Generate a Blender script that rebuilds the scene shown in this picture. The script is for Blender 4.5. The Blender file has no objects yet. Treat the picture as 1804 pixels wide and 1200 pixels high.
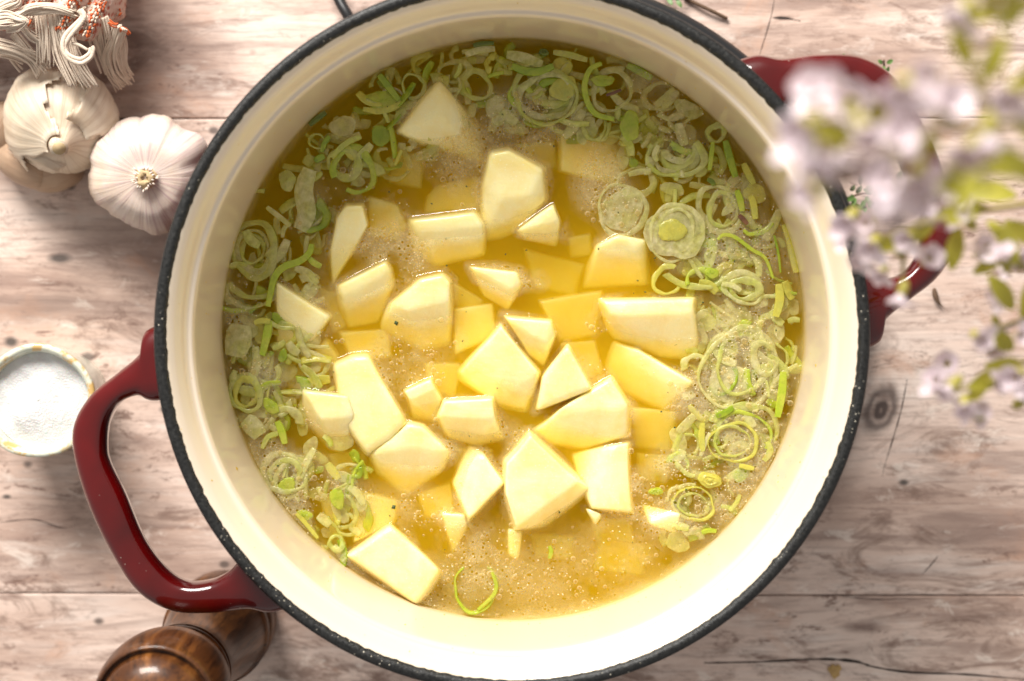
import bpy, bmesh, math, random
import numpy as np
from mathutils.bvhtree import BVHTree
from mathutils import Vector, Matrix, Quaternion

rng = random.Random(11)
nrng = np.random.default_rng(5)
S = bpy.context.scene
COL = S.collection
R = math.radians

# ------------------------------------------------------------------ camera
FPX, W0, H0 = 2926.0, 1804.0, 1200.0
RIM, SOUP, CAMZ = 0.120, 0.065, 0.720
NADIR = (940.0, 437.0)
dn = Vector((NADIR[0] - W0 / 2, -(NADIR[1] - H0 / 2), -FPX)).normalized()
Q = dn.rotation_difference(Vector((0, 0, -1)))
camd = bpy.data.cameras.new('camera')
cam = bpy.data.objects.new('camera', camd)
COL.objects.link(cam)
camd.sensor_width = 36.0
camd.lens = 36.0 * FPX / W0
camd.clip_start = 0.02
camd.clip_end = 50
camd.dof.use_dof = True
camd.dof.focus_distance = 0.648
camd.dof.aperture_fstop = camd.lens / 11.0
camd.dof.aperture_blades = 9


def ray(px, py):
    d = Q @ Vector((px - W0 / 2, -(py - H0 / 2), -FPX))
    return d / -d.z


_r = ray(900, 598)
CAM = Vector((-_r.x * (CAMZ - RIM), -_r.y * (CAMZ - RIM), CAMZ))
cam.location = CAM
cam.rotation_mode = 'QUATERNION'
cam.rotation_quaternion = Q
S.camera = cam


def P(px, py, z):
    """world point seen at photo pixel (px, py) on the level z"""
    d = ray(px, py)
    return CAM + d * (CAMZ - z)


def mpp(z):
    return (CAMZ - z) / FPX


# ------------------------------------------------------------------ light
wd = bpy.data.worlds.new("World")
S.world = wd
wd.use_nodes = True
bg = wd.node_tree.nodes['Background']
bg.inputs[0].default_value = (1.0, 0.97, 0.93, 1)
bg.inputs[1].default_value = 0.39


def area(name, loc, target, sx, sy, power, color):
    l = bpy.data.lights.new(name, 'AREA')
    l.shape = 'RECTANGLE'
    l.size, l.size_y = sx, sy
    l.energy = power
    l.color = color
    o = bpy.data.objects.new(name, l)
    COL.objects.link(o)
    o.location = loc
    o.rotation_euler = (Vector(target) - Vector(loc)).to_track_quat('-Z', 'Y').to_euler()
    return o


area('window_light', (-0.42, 1.10, 0.80), (0.02, 0, 0.06), 0.70, 0.55, 37.5, (1.0, 0.965, 0.91))

S.view_settings.view_transform = 'Standard'
S.view_settings.look = 'None'
S.view_settings.exposure = 0.44
S.view_settings.gamma = 1.0
S.cycles.use_denoising = True
S.cycles.max_bounces = 10
S.cycles.transparent_max_bounces = 24
S.cycles.volume_bounces = 6
S.cycles.sample_clamp_indirect = 6
S.cycles.caustics_reflective = False
S.cycles.caustics_refractive = False


# ------------------------------------------------------------------ node helpers
class NT:
    def __init__(self, name):
        self.m = bpy.data.materials.new(name)
        self.m.use_nodes = True
        self.t = self.m.node_tree
        self.b = self.t.nodes.get('Principled BSDF')
        self.out = self.t.nodes.get('Material Output')

    def n(self, typ, **kw):
        nd = self.t.nodes.new(typ)
        for k, v in kw.items():
            setattr(nd, k, v)
        return nd

    def set(self, sock, v):
        if hasattr(v, 'is_output') or isinstance(v, bpy.types.NodeSocket):
            self.t.links.new(v, sock)
        elif isinstance(v, (tuple, list)) and len(v) == 3 and sock.type == 'RGBA':
            sock.default_value = (*v, 1)
        else:
            sock.default_value = v

    def p(self, **kw):
        for k, v in kw.items():
            self.set(self.b.inputs[k.replace('_', ' ')], v)
        return self

    def coord(self, kind='Object', scale=None, loc=None, rot=None):
        o = self.n('ShaderNodeTexCoord').outputs[kind]
        if scale is None and loc is None and rot is None:
            return o
        mp = self.n('ShaderNodeMapping')
        self.t.links.new(o, mp.inputs[0])
        if scale is not None: mp.inputs['Scale'].default_value = scale
        if loc is not None: mp.inputs['Location'].default_value = loc
        if rot is not None: mp.inputs['Rotation'].default_value = rot
        return mp.outputs[0]

    def noise(self, vec, scale, detail=4, rough=0.55, dist=0.0):
        nd = self.n('ShaderNodeTexNoise')
        if vec is not None: self.t.links.new(vec, nd.inputs['Vector'])
        nd.inputs['Scale'].default_value = scale
        nd.inputs['Detail'].default_value = detail
        nd.inputs['Roughness'].default_value = rough
        nd.inputs['Distortion'].default_value = dist
        return nd.outputs['Fac']

    def voro(self, vec, scale, out='Distance', feature='F1'):
        nd = self.n('ShaderNodeTexVoronoi', feature=feature)
        if vec is not None: self.t.links.new(vec, nd.inputs['Vector'])
        nd.inputs['Scale'].default_value = scale
        return nd.outputs[out]

    def ramp(self, fac, stops):
        nd = self.n('ShaderNodeValToRGB')
        self.t.links.new(fac, nd.inputs[0])
        e = nd.color_ramp.elements
        while len(e) < len(stops): e.new(0.5)
        for el, (p_, c) in zip(e, stops):
            el.position = p_
            el.color = (c, c, c, 1) if isinstance(c, (int, float)) else (*c, 1)
        return nd.outputs[0]

    def mix(self, fac, a, b, mode='MIX'):
        nd = self.n('ShaderNodeMix', data_type='RGBA', blend_type=mode)
        self.set(nd.inputs[0], fac)
        self.set(nd.inputs[6], a)
        self.set(nd.inputs[7], b)
        return nd.outputs[2]

    def math(self, op, a, b=0.0, clamp=False):
        nd = self.n('ShaderNodeMath', operation=op, use_clamp=clamp)
        self.set(nd.inputs[0], a)
        self.set(nd.inputs[1], b)
        return nd.outputs[0]

    def bump(self, h, strength=0.3, dist=0.001):
        nd = self.n('ShaderNodeBump')
        self.t.links.new(h, nd.inputs['Height'])
        nd.inputs['Strength'].default_value = strength
        nd.inputs['Distance'].default_value = dist
        self.t.links.new(nd.outputs[0], self.b.inputs['Normal'])
        return nd.outputs[0]

    def mixsh(self, fac, a, b):
        nd = self.n('ShaderNodeMixShader')
        self.set(nd.inputs[0], fac)
        self.t.links.new(a, nd.inputs[1])
        self.t.links.new(b, nd.inputs[2])
        return nd.outputs[0]

    def surface(self, sh):
        self.t.links.new(sh, self.out.inputs['Surface'])


# ------------------------------------------------------------------ object helpers
def tag(o, label=None, cat=None, group=None, kind=None):
    if label: o['label'] = label
    if cat: o['category'] = cat
    if group: o['group'] = group
    if kind: o['kind'] = kind
    return o


def empty(name, loc=(0, 0, 0)):
    o = bpy.data.objects.new(name, None)
    o.empty_display_size = 0.01
    o.location = loc
    COL.objects.link(o)
    return o


def obj(name, verts, faces, mat, parent=None, smooth=True):
    """one mesh object; verts are WORLD points, the parent's place is taken off"""
    me = bpy.data.meshes.new(name)
    off = Vector(parent.matrix_basis.translation) if parent is not None else Vector((0, 0, 0))
    if parent is not None and parent.parent is not None:
        off = off + Vector(parent.parent.matrix_basis.translation)
    vs = [(v[0] - off.x, v[1] - off.y, v[2] - off.z) for v in verts]
    me.from_pydata(vs, [], faces)
    me.update()
    if smooth:
        me.polygons.foreach_set('use_smooth', [True] * len(me.polygons))
    me.materials.append(mat)
    o = bpy.data.objects.new(name, me)
    COL.objects.link(o)
    if parent is not None: o.parent = parent
    return o


def fix_normals(o):
    bm = bmesh.new()
    bm.from_mesh(o.data)
    bmesh.ops.recalc_face_normals(bm, faces=bm.faces)
    bm.to_mesh(o.data)
    bm.free()
    return o


def lathe(profile, n=128, center=(0, 0), cap0=False, cap1=False, wob=None):
    """profile of (r, z) -> verts, faces"""
    V, F = [], []
    for i, (r, z) in enumerate(profile):
        for k in range(n):
            a = 2 * math.pi * k / n
            rr = r + (wob(i, a) if wob else 0)
            V.append((center[0] + rr * math.cos(a), center[1] + rr * math.sin(a), z))
    m = len(profile)
    for i in range(m - 1):
        for k in range(n):
            k2 = (k + 1) % n
            F.append((i * n + k, i * n + k2, (i + 1) * n + k2, (i + 1) * n + k))
    if cap0: F.append(tuple(range(n - 1, -1, -1)))
    if cap1: F.append(tuple(range((m - 1) * n, m * n)))
    return V, F


def catmull(pts, sub=8):
    pts = [np.array(p, float) for p in pts]
    out = []
    for i in range(len(pts) - 1):
        p0 = pts[max(i - 1, 0)]; p1 = pts[i]; p2 = pts[i + 1]; p3 = pts[min(i + 2, len(pts) - 1)]
        for k in range(sub):
            t = k / sub
            out.append(0.5 * ((2 * p1) + (-p0 + p2) * t + (2 * p0 - 5 * p1 + 4 * p2 - p3) * t * t + (-p0 + 3 * p1 - 3 * p2 + p3) * t ** 3))
    out.append(pts[-1])
    return out


def tube(pts, radii, n=8, flat=1.0, up=(0, 0, 1)):
    """tube along world points; flat squeezes it along 'up'"""
    V, F = [], []
    m = len(pts)
    pts = [Vector(p) for p in pts]
    if isinstance(radii, (int, float)): radii = [radii] * m
    up = Vector(up)
    for i in range(m):
        t = (pts[min(i + 1, m - 1)] - pts[max(i - 1, 0)]).normalized()
        s = t.cross(up)
        if s.length < 1e-4: s = t.cross(Vector((1, 0.1, 0)))
        s.normalize()
        u = s.cross(t).normalized()
        for k in range(n):
            a = 2 * math.pi * k / n
            V.append(tuple(pts[i] + s * (radii[i] * math.cos(a)) + u * (radii[i] * flat * math.sin(a))))
    for i in range(m - 1):
        for k in range(n):
            k2 = (k + 1) % n
            F.append((i * n + k, i * n + k2, (i + 1) * n + k2, (i + 1) * n + k))
    F.append(tuple(range(n - 1, -1, -1)))
    F.append(tuple(range((m - 1) * n, m * n)))
    return V, F


def join(parts):
    V, F = [], []
    for v, f in parts:
        b = len(V)
        V += list(v)
        F += [tuple(i + b for i in q) for q in f]
    return V, F


# ================================================================== TABLE
def table_material():
    m = NT('weathered painted wood')
    info = m.n('ShaderNodeObjectInfo')
    base = m.coord('Object')
    sh = m.n('ShaderNodeVectorMath', operation='MULTIPLY_ADD')
    m.t.links.new(info.outputs['Random'], sh.inputs[0])
    sh.inputs[1].default_value = (3.7, 1.3, 0.0)
    m.t.links.new(base, sh.inputs[2])
    vec = sh.outputs[0]

    def mp(scale):
        nd = m.n('ShaderNodeMapping')
        m.t.links.new(vec, nd.inputs[0])
        nd.inputs['Scale'].default_value = scale
        return nd.outputs[0]
    big = m.noise(mp((5, 11, 1)), 1.6, 5, 0.6, 0.6)
    streak = m.noise(mp((9, 75, 1)), 1.0, 8, 0.62, 0.8)
    fine = m.noise(mp((40, 420, 1)), 1.0, 6, 0.7, 0.3)
    worn = m.noise(mp((14, 34, 1)), 1.3, 9, 0.72, 1.0)
    blot = m.noise(mp((30, 45, 1)), 1.0, 6, 0.65, 0.5)
    c = m.ramp(big, [(0.29, (0.34, 0.22, 0.175)), (0.43, (0.54, 0.39, 0.32)), (0.55, (0.69, 0.53, 0.45)), (0.76, (0.75, 0.625, 0.55))])
    c = m.mix(m.ramp(streak, [(0.35, 0.72), (0.50, 0.0)]), c, (0.27, 0.185, 0.155))
    c = m.mix(m.ramp(streak, [(0.55, 0.0), (0.7, 0.55)]), c, (0.70, 0.61, 0.56))
    c = m.mix(m.ramp(worn, [(0.54, 0.0), (0.64, 0.8)]), c, (0.20, 0.125, 0.095))
    w2 = m.noise(mp((30, 95, 1)), 1.2, 9, 0.75, 0.6)
    c = m.mix(m.ramp(w2, [(0.55, 0.0), (0.66, 0.6)]), c, (0.30, 0.195, 0.155))
    c = m.mix(m.ramp(w2, [(0.32, 0.6), (0.44, 0.0)]), c, (0.78, 0.68, 0.61))
    c = m.mix(m.ramp(blot, [(0.57, 0.0), (0.70, 0.5)]), c, (0.52, 0.29, 0.19))
    c = m.mix(m.ramp(fine, [(0.33, 0.55), (0.48, 0.0)]), c, (0.26, 0.18, 0.15))
    chip = m.noise(mp((46, 120, 1)), 1.0, 10, 0.78, 0.5)
    area_ = m.ramp(m.noise(mp((7, 13, 1)), 1.0, 3), [(0.40, 0.0), (0.58, 1.0)])
    c = m.mix(m.math('MULTIPLY', m.ramp(chip, [(0.555, 0.0), (0.60, 0.85)]), area_), c, (0.185, 0.11, 0.085))
    chip2 = m.noise(mp((26, 60, 1)), 1.3, 10, 0.74, 0.8)
    c = m.mix(m.ramp(chip2, [(0.59, 0.0), (0.65, 0.6)]), c, (0.80, 0.69, 0.61))
    scr = m.noise(mp((16, 900, 1)), 1.0, 4, 0.7)
    c = m.mix(m.math('MULTIPLY', m.ramp(scr, [(0.60, 0.0), (0.68, 0.6)]), area_), c, (0.20, 0.125, 0.10))
    spots = m.voro(mp((34, 46, 1)), 1.0)
    c = m.mix(m.ramp(spots, [(0.045, 0.85), (0.10, 0.0)]), c, (0.10, 0.075, 0.065))
    # worn dark stain, knots: marks of the wood itself, each with its own shape
    xyz = m.n('ShaderNodeSeparateXYZ')
    m.t.links.new(base, xyz.inputs[0])
    jit = m.math('MULTIPLY', m.math('SUBTRACT', m.noise(base, 60, 4), 0.5), 1.1)

    def mark(c, px, py, rx, ry, rot, col, amount, soft=0.45, grain=1.0, rings=False):
        q = P(px, py, 0)
        a = R(rot)
        dx = m.math('SUBTRACT', xyz.outputs[0], q.x)
        dy = m.math('SUBTRACT', xyz.outputs[1], q.y)
        u = m.math('ADD', m.math('MULTIPLY', dx, math.cos(a) / rx), m.math('MULTIPLY', dy, math.sin(a) / rx))
        v = m.math('ADD', m.math('MULTIPLY', dx, -math.sin(a) / ry), m.math('MULTIPLY', dy, math.cos(a) / ry))
        d = m.math('SQRT', m.math('ADD', m.math('MULTIPLY', u, u), m.math('MULTIPLY', v, v)))
        d = m.math('ADD', d, m.math('MULTIPLY', jit, grain))
        f = m.ramp(m.math('MULTIPLY', d, 0.5), [(max(0.5 - soft, 0.01), amount), (0.52, 0.0)])
        if rings:
            f = m.math('MULTIPLY', f, m.math('ADD', 0.85, m.math('MULTIPLY', m.math('SINE', m.math('MULTIPLY', d, 11.0)), 0.28)))
        return m.mix(f, c, col)
    c = mark(c, 290, 100, 0.045, 0.030, 0, (0.13, 0.085, 0.07), 0.72, 0.48, 1.0)
    c = mark(c, 1552, 722, 0.0085, 0.0150, -18, (0.075, 0.052, 0.045), 0.97, 0.22, 0.75, True)
    c = mark(c, 104, 455, 0.0062, 0.0028, 0, (0.06, 0.05, 0.045), 0.9, 0.3, 0.6)
    c = mark(c, 20, 602, 0.004, 0.003, 0, (0.06, 0.05, 0.045), 0.9, 0.3, 0.4)
    c = mark(c, 155, 628, 0.004, 0.0026, 0, (0.10, 0.08, 0.07), 0.8, 0.3, 0.5)
    c = mark(c, 1592, 850, 0.0026, 0.0016, 0, (0.06, 0.05, 0.045), 0.9, 0.3, 0.5)
    c = mark(c, 12, 875, 0.0026, 0.0014, 0, (0.06, 0.05, 0.045), 0.9, 0.3, 0.5)
    c = mark(c, 1560, 1010, 0.030, 0.004, 0, (0.20, 0.13, 0.11), 0.5, 0.45, 1.0)
    c = mark(c, 1520, 1105, 0.012, 0.003, 0, (0.13, 0.07, 0.055), 0.75, 0.4, 1.2)
    c = mark(c, 1380, 32, 0.005, 0.0012, 0, (0.13, 0.08, 0.065), 0.9, 0.35, 0.7)
    c = mark(c, 230, 400, 0.06, 0.02, 0, (0.24, 0.185, 0.165), 0.5, 0.45, 1.2)
    c = mark(c, 60, 540, 0.05, 0.010, 3, (0.21, 0.15, 0.125), 0.55, 0.45, 1.2)
    m.p(Base_Color=c, Roughness=m.ramp(worn, [(0.4, 0.42), (0.7, 0.62)]), Specular_IOR_Level=0.35)
    h = m.math('ADD', m.math('MULTIPLY', streak, 0.6), m.math('MULTIPLY', fine, 0.5))
    m.bump(h, 0.35, 0.0012)
    return m.m


M_table = table_material()
m = NT('dark gap'); m.p(Base_Color=(0.022, 0.016, 0.013), Roughness=0.9); M_gap = m.m

slab = obj('table_top', *[x for x in (lambda L: ([(-L, -L, -0.03), (L, -L, -0.03), (L, L, -0.03), (-L, L, -0.03), (-L, -L, -0.004), (L, -L, -0.004), (L, L, -0.004), (-L, L, -0.004)],
           [(0, 3, 2, 1), (4, 5, 6, 7), (0, 1, 5, 4), (1, 2, 6, 5), (2, 3, 7, 6), (3, 0, 4, 7)]))(0.7)], M_gap, smooth=False)
tag(slab, 'weathered pinkish painted plank table top under the pot', 'table', kind='structure')
y1, y2 = P(370, 209, 0).y, P(300, 1046, 0).y
wpl = y1 - y2
gaps = [y1 + wpl * 1.0, y1, y2, y2 - wpl]
for i in range(3):
    ya, yb = gaps[i] - 0.0002, gaps[i + 1] + 0.0002
    b, L = 0.0006, 0.62
    prof = [(ya, -0.012), (ya, -b), (ya - b * 0.35, -b * 0.3), (ya - b, 0), (yb + b, 0), (yb + b * 0.35, -b * 0.3), (yb, -b), (yb, -0.012)]
    V = [(x, y, z) for x in (-L, L) for (y, z) in prof]
    k = len(prof)
    F = [(j, j + 1, k + j + 1, k + j) for j in range(k - 1)] + [tuple(range(k - 1, -1, -1)), tuple(range(k, 2 * k))]
    o = obj('plank', V, F, M_table, slab, smooth=False)
    fix_normals(o)


def crack(pts, w, name='crack'):
    pts = catmull([(*P(x, y, 0.0)[:2],) for x, y in pts], 6)
    V, F = [], []
    for i, p in enumerate(pts):
        a = pts[max(i - 1, 0)]; c = pts[min(i + 1, len(pts) - 1)]
        t = (c - a) / (np.linalg.norm(c - a) + 1e-9)
        n = np.array([-t[1], t[0]])
        ww = w * (0.35 + 0.65 * rng.random()) * (0.25 + 0.75 * math.sin(math.pi * min(1, (i + 1) / len(pts) * 1.1 + 0.05)))
        V += [(*(p + n * ww), 0.0002), (*(p - n * ww), 0.0002)]
    for i in range(len(pts) - 1):
        F.append((2 * i + 1, 2 * i + 3, 2 * i + 2, 2 * i))
    obj(name, V, F, M_gap, slab, smooth=False)


crack([(1240, 1168), (1340, 1166), (1440, 1161), (1505, 1165), (1540, 1175), (1600, 1184), (1700, 1188), (1804, 1196), (1850, 1197)], 0.00075)
crack([(1598, 668), (1588, 720), (1574, 770), (1560, 815), (1554, 840)], 0.0003)
crack([(1480, 1050), (1540, 1056), (1600, 1055), (1660, 1056)], 0.0002)
crack([(1652, 980), (1640, 995), (1624, 1012)], 0.0003)
crack([(0, 920), (60, 915), (110, 930), (140, 922)], 0.0002)
crack([(1365, -10), (1358, 30), (1340, 90), (1332, 118)], 0.0002)
crack([(1362, 31), (1385, 32), (1410, 37)], 0.0005)

# ================================================================== TRIVET (black round base peeking out past the rim)
m = NT('black cast iron'); m.p(Base_Color=(0.011, 0.011, 0.012), Roughness=0.38); M_iron = m.m
tc = P(921, 572, 0.012)
tr = empty('round_trivet', (tc.x, tc.y, 0))
tag(tr, 'black round trivet under the pot, peeking out past its upper right rim', 'trivet')
RT = 613 * mpp(0.012)
obj('base', *lathe([(RT - 0.006, 0.0005), (RT - 0.0012, 0.001), (RT, 0.004), (RT, 0.009), (RT - 0.002, 0.012), (RT - 0.03, 0.0125)], 128, (tc.x, tc.y), True, True), M_iron, tr)
hp = [P(x, y, z) for x, y, z in ((628, 60, 0.010), (613, 28, 0.011), (600, 5, 0.010), (588, -25, 0.008), (580, -60, 0.006))]
obj('handle', *tube(catmull(hp, 6), 9.5 * mpp(0.01), 12), M_iron, tr)

# ================================================================== POT
BASE = 0.0128


def enamel_material():
    m = NT('cream enamel')
    v = m.coord('Object')
    st = m.noise(v, 9, 5, 0.6)
    fl = m.voro(m.coord('Object', (1, 1, 1.4)), 150)
    c = m.mix(m.ramp(st, [(0.4, 0.0), (0.7, 0.35)]), (0.68, 0.58, 0.46), (0.64, 0.53, 0.40))
    c = m.mix(m.ramp(fl, [(0.04, 0.6), (0.065, 0.0)]), c, (0.60, 0.40, 0.12))
    sep = m.n('ShaderNodeSeparateXYZ'); m.t.links.new(v, sep.inputs[0])
    # stain left where the broth has stood higher (object z runs from the pot's foot)
    zz = m.math('ADD', sep.outputs[2], m.math('MULTIPLY', m.math('SUBTRACT', m.noise(m.coord('Object', (1, 1, .3)), 40, 5), .5), 0.006))
    tide = m.ramp(m.math('MULTIPLY', zz, 10.0), [(0.515, 1.0), (0.545, 0.75), (0.556, 0.12), (0.60, 0.0)])
    c = m.mix(m.math('MULTIPLY', tide, 0.55), c, (0.62, 0.49, 0.20))
    m.p(Base_Color=c, Roughness=0.16, Specular_IOR_Level=0.5, Coat_Weight=0.35, Coat_Roughness=0.06)
    m.bump(m.noise(v, 30, 3), 0.05, 0.002)
    return m.m


def red_material():
    m = NT('dark red enamel')
    v = m.coord('Object')
    sp = m.voro(v, 420)
    n1 = m.noise(v, 500, 2)
    fac = m.math('MULTIPLY', m.ramp(sp, [(0.07, 1.0), (0.13, 0.0)]), m.ramp(m.noise(v, 45, 3), [(0.62, 0.0), (0.74, 0.6)]))
    c = m.mix(m.ramp(m.noise(v, 22, 3), [(0.35, 0.0), (0.7, 1.0)]), (0.045, 0.0003, 0.0005), (0.125, 0.0006, 0.001))
    c = m.mix(fac, c, (0.7, 0.62, 0.52))
    m.p(Base_Color=c, Roughness=0.3, Specular_IOR_Level=0.1, Coat_Weight=1.0, Coat_Roughness=0.025)
    m.bump(m.noise(v, 90, 3), 0.10, 0.001)
    return m.m


def rim_material():
    m = NT('matte black rim')
    v = m.coord('Object')
    gr = m.noise(v, 900, 3, 0.7)
    salt = m.voro(v, 520)
    cl = m.noise(v, 30, 3)
    c = m.ramp(gr, [(0.35, (0.006, 0.006, 0.006)), (0.72, (0.026, 0.026, 0.025))])
    fac = m.math('MULTIPLY', m.ramp(salt, [(0.09, 1.0), (0.15, 0.0)]), m.ramp(cl, [(0.50, 0.0), (0.66, 1.0)]))
    c = m.mix(fac, c, (0.75, 0.68, 0.55))
    m.p(Base_Color=c, Roughness=m.ramp(gr, [(0.3, 0.33), (0.7, 0.55)]), Specular_IOR_Level=0.32)
    m.bump(gr, 0.5, 0.0006)
    return m.m


M_cream, M_red, M_rim = enamel_material(), red_material(), rim_material()
pot = empty('dutch_oven', (0, 0, BASE))
tag(pot, 'large red dutch oven with cream inside and black rim, full of potato leek soup', 'pot')
body = [(0.0, BASE), (0.098, BASE), (0.108, 0.0155), (0.114, 0.024), (0.1175, 0.045), (0.1205, 0.080), (0.1235, 0.100), (0.1270, 0.108), (0.1290, 0.112), (0.1293, 0.1155), (0.1285, 0.1165)]
obj('body', *lathe(body, 160), M_red, pot)
# outward side: cream interior, flared collar, a crease at the lid seat, then the wall
inner = [(0.1262, 0.1186), (0.1250, 0.1180), (0.1232, 0.1160), (0.1215, 0.1130), (0.1203, 0.1105), (0.1194, 0.1092), (0.1184, 0.1087), (0.1178, 0.1078),
         (0.1172, 0.1050), (0.1164, 0.092), (0.1158, 0.080), (0.1152, 0.066), (0.1146, 0.052), (0.112, 0.032), (0.105, 0.022), (0.090, 0.019), (0.0, 0.019)]
inner = [tuple(p) for p in catmull(inner, 4)]
o = obj('interior', *lathe(inner, 192), M_cream, pot)
wv = [nrng.random() * 6.28 for _ in range(40)]


def rimwob(i, a):
    if i in (0, 1, 2):
        return sum(math.sin(a * f + wv[f % 40]) for f in (47, 79, 113, 161, 183, 227)) * 0.00005 + 0.00012 * math.sin(a * 5 + 1) + (0.0001 * rng.random())
    return 0.0


rimp = [(0.1252, 0.1180), (0.1258, 0.1191), (0.1265, 0.1197), (0.1274, 0.1200), (0.1286, 0.1199), (0.1295, 0.1193), (0.1300, 0.1182), (0.1299, 0.1168), (0.1290, 0.1160)]
obj('rim', *lathe(rimp, 512, wob=rimwob), M_rim, pot)

m = NT('dried broth'); m.p(Base_Color=(0.60, 0.42, 0.10), Roughness=0.25); M_dry = m.m
parts = []
for i in range(130):
    a = rng.uniform(0, 6.28)
    z = 0.067 + 0.048 * rng.random() ** 1.6
    r_ = float(np.interp(z, [0.052, 0.066, 0.080, 0.092, 0.105, 0.1087], [0.1146, 0.1152, 0.1158, 0.1164, 0.1172, 0.1184])) if z < 0.1087 else 0.1203 + (z - 0.1105) * 0.5
    sz = rng.uniform(.0002, .0007) * (1.6 if rng.random() < .08 else 1)
    c = Vector((r_ * math.cos(a), r_ * math.sin(a), z))
    rad = Vector((math.cos(a), math.sin(a), 0)); tan = Vector((-math.sin(a), math.cos(a), 0)); up = Vector((0, 0, 1))
    ring_ = [tuple(c + tan * (sz * math.cos(t * 1.0472) * rng.uniform(.6, 1.5)) + up * (sz * math.sin(t * 1.0472) * rng.uniform(.8, 2.2)) + rad * .0002) for t in range(6)]
    parts.append((ring_ + [tuple(c - rad * sz * .45)], [(t, (t + 1) % 6, 6) for t in range(6)]))
fix_normals(obj('dried_splashes', *join(parts), M_dry, pot))['kind'] = 'stuff'
HZ = 0.1045
pairs = [((330, 560), (335, 700)), ((258, 582), (270, 707)), ((246, 622), (243, 697)), ((205, 658), (210, 711)), ((160, 695), (190, 745)), ((130, 745), (186, 790)), ((129, 800), (192, 818)),
         ((155, 890), (218, 872)), ((196, 975), (252, 952)), ((242, 1043), (292, 1005)), ((302, 1077), (328, 1026)), ((372, 1081), (370, 1023)), ((434, 1074), (402, 1007)), ((480, 1080), (425, 985)), ((540, 1060), (470, 960))]
po = catmull([P(*a, HZ)[:2] for a, b in pairs], 8)
pi_ = catmull([P(*b, HZ)[:2] for a, b in pairs], 8)
V, F = [], []
NS = 20
for a, b in zip(po, pi_):
    c = (a + b) / 2
    h = (a - b) / 2
    for k in range(NS):
        t = 2 * math.pi * k / NS
        ct, st = math.cos(t), math.sin(t)
        e = 2 / 2.7
        x = math.copysign(abs(ct) ** e, ct)
        z = math.copysign(abs(st) ** e, st)
        rad = np.linalg.norm(c)
        V.append((c[0] + h[0] * x, c[1] + h[1] * x, HZ - 0.002 + 0.0068 * z + 0.0012 * x * (1 if z > 0 else -1) * -0.6))
for i in range(len(po) - 1):
    for k in range(NS):
        k2 = (k + 1) % NS
        F.append((i * NS + k, i * NS + k2, (i + 1) * NS + k2, (i + 1) * NS + k))
F.append(tuple(range(NS)))
F.append(tuple(range(len(V) - NS, len(V))))
# keep the roots outside the inner wall
V2 = []
for v in V:
    r = math.hypot(v[0], v[1])
    if r < 0.1235:
        s = 0.1235 / r
        v = (v[0] * s, v[1] * s, min(v[2], 0.1095))
    V2.append(v)
hd = fix_normals(obj('handle', V2, F, M_red, pot))
hd2 = hd.copy()
COL.objects.link(hd2)
hd2.rotation_euler.z = math.pi

# ================================================================== BROTH
RS = 0.1151
m = NT('deep cloudy broth'); v = m.coord('Object')
m.p(Base_Color=m.mix(m.ramp(m.noise(v, 25, 4), [(0.35, 0.0), (0.65, 1.0)]), (1.0, 0.56, 0.02), (1.0, 0.62, 0.04)), Roughness=0.5)
M_deep = m.m
ZB = SOUP - 0.024
broth = obj('broth', *lathe([(0.0001, ZB), (0.06, ZB), (RS - 0.0008, ZB)], 96), M_deep)
tag(broth, 'cloudy golden broth filling the pot between the potatoes', 'broth', kind='stuff')
m = NT('clear broth')
m.t.nodes.remove(m.b)
vs = m.n('ShaderNodeVolumeScatter')
vs.inputs['Color'].default_value = (1.0, 0.70, 0.05, 1)
vs.inputs['Density'].default_value = 120
vs.inputs['Anisotropy'].default_value = 0.5
va = m.n('ShaderNodeVolumeAbsorption')
va.inputs['Color'].default_value = (1.0, 0.82, 0.04, 1)
va.inputs['Density'].default_value = 75
ad = m.n('ShaderNodeAddShader')
m.t.links.new(vs.outputs[0], ad.inputs[0]); m.t.links.new(va.outputs[0], ad.inputs[1])
m.t.links.new(ad.outputs[0], m.out.inputs['Volume'])
M_broth = m.m
top = [(0.0, ZB - 0.0005), (RS, ZB - 0.0005), (RS, SOUP + 0.0012), (RS - 0.0006, SOUP + 0.0005), (RS - 0.002, SOUP), (0.0, SOUP)]
obj('clear_layer', *lathe(top, 96), M_broth, broth)

# ================================================================== POTATOES
def potato_material():
    m = NT('raw potato')
    v = m.coord('Object')
    n1 = m.noise(v, 70, 5, 0.6, 0.4)
    n2 = m.noise(v, 700, 3)
    c = m.mix(m.ramp(n1, [(0.40, 0.0), (0.66, 1.0)]), (0.91, 0.81, 0.43), (0.88, 0.72, 0.28))
    kn = m.noise(m.coord('Object', (60, 420, 200), rot=(.3, .2, .5)), 1.0, 3)
    st_ = m.voro(v, 700)
    c = m.mix(m.ramp(st_, [(0.10, 0.5), (0.22, 0.0)]), c, (0.95, 0.90, 0.68))
    m.p(Base_Color=c, Roughness=m.ramp(n1, [(0.4, 0.26), (0.6, 0.42)]), Specular_IOR_Level=0.5, Coat_Weight=0.5, Coat_Roughness=0.10)
    m.b.inputs['Subsurface Weight'].default_value = 0.7
    m.b.inputs['Subsurface Radius'].default_value = (0.85, 0.75, 0.42)
    m.b.inputs['Subsurface Scale'].default_value = 0.009
    m.bump(m.math('ADD', m.math('ADD', n1, m.math('MULTIPLY', n2, 0.35)), m.math('MULTIPLY', kn, 0.5)), 0.30, 0.0011)
    return m.m


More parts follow.
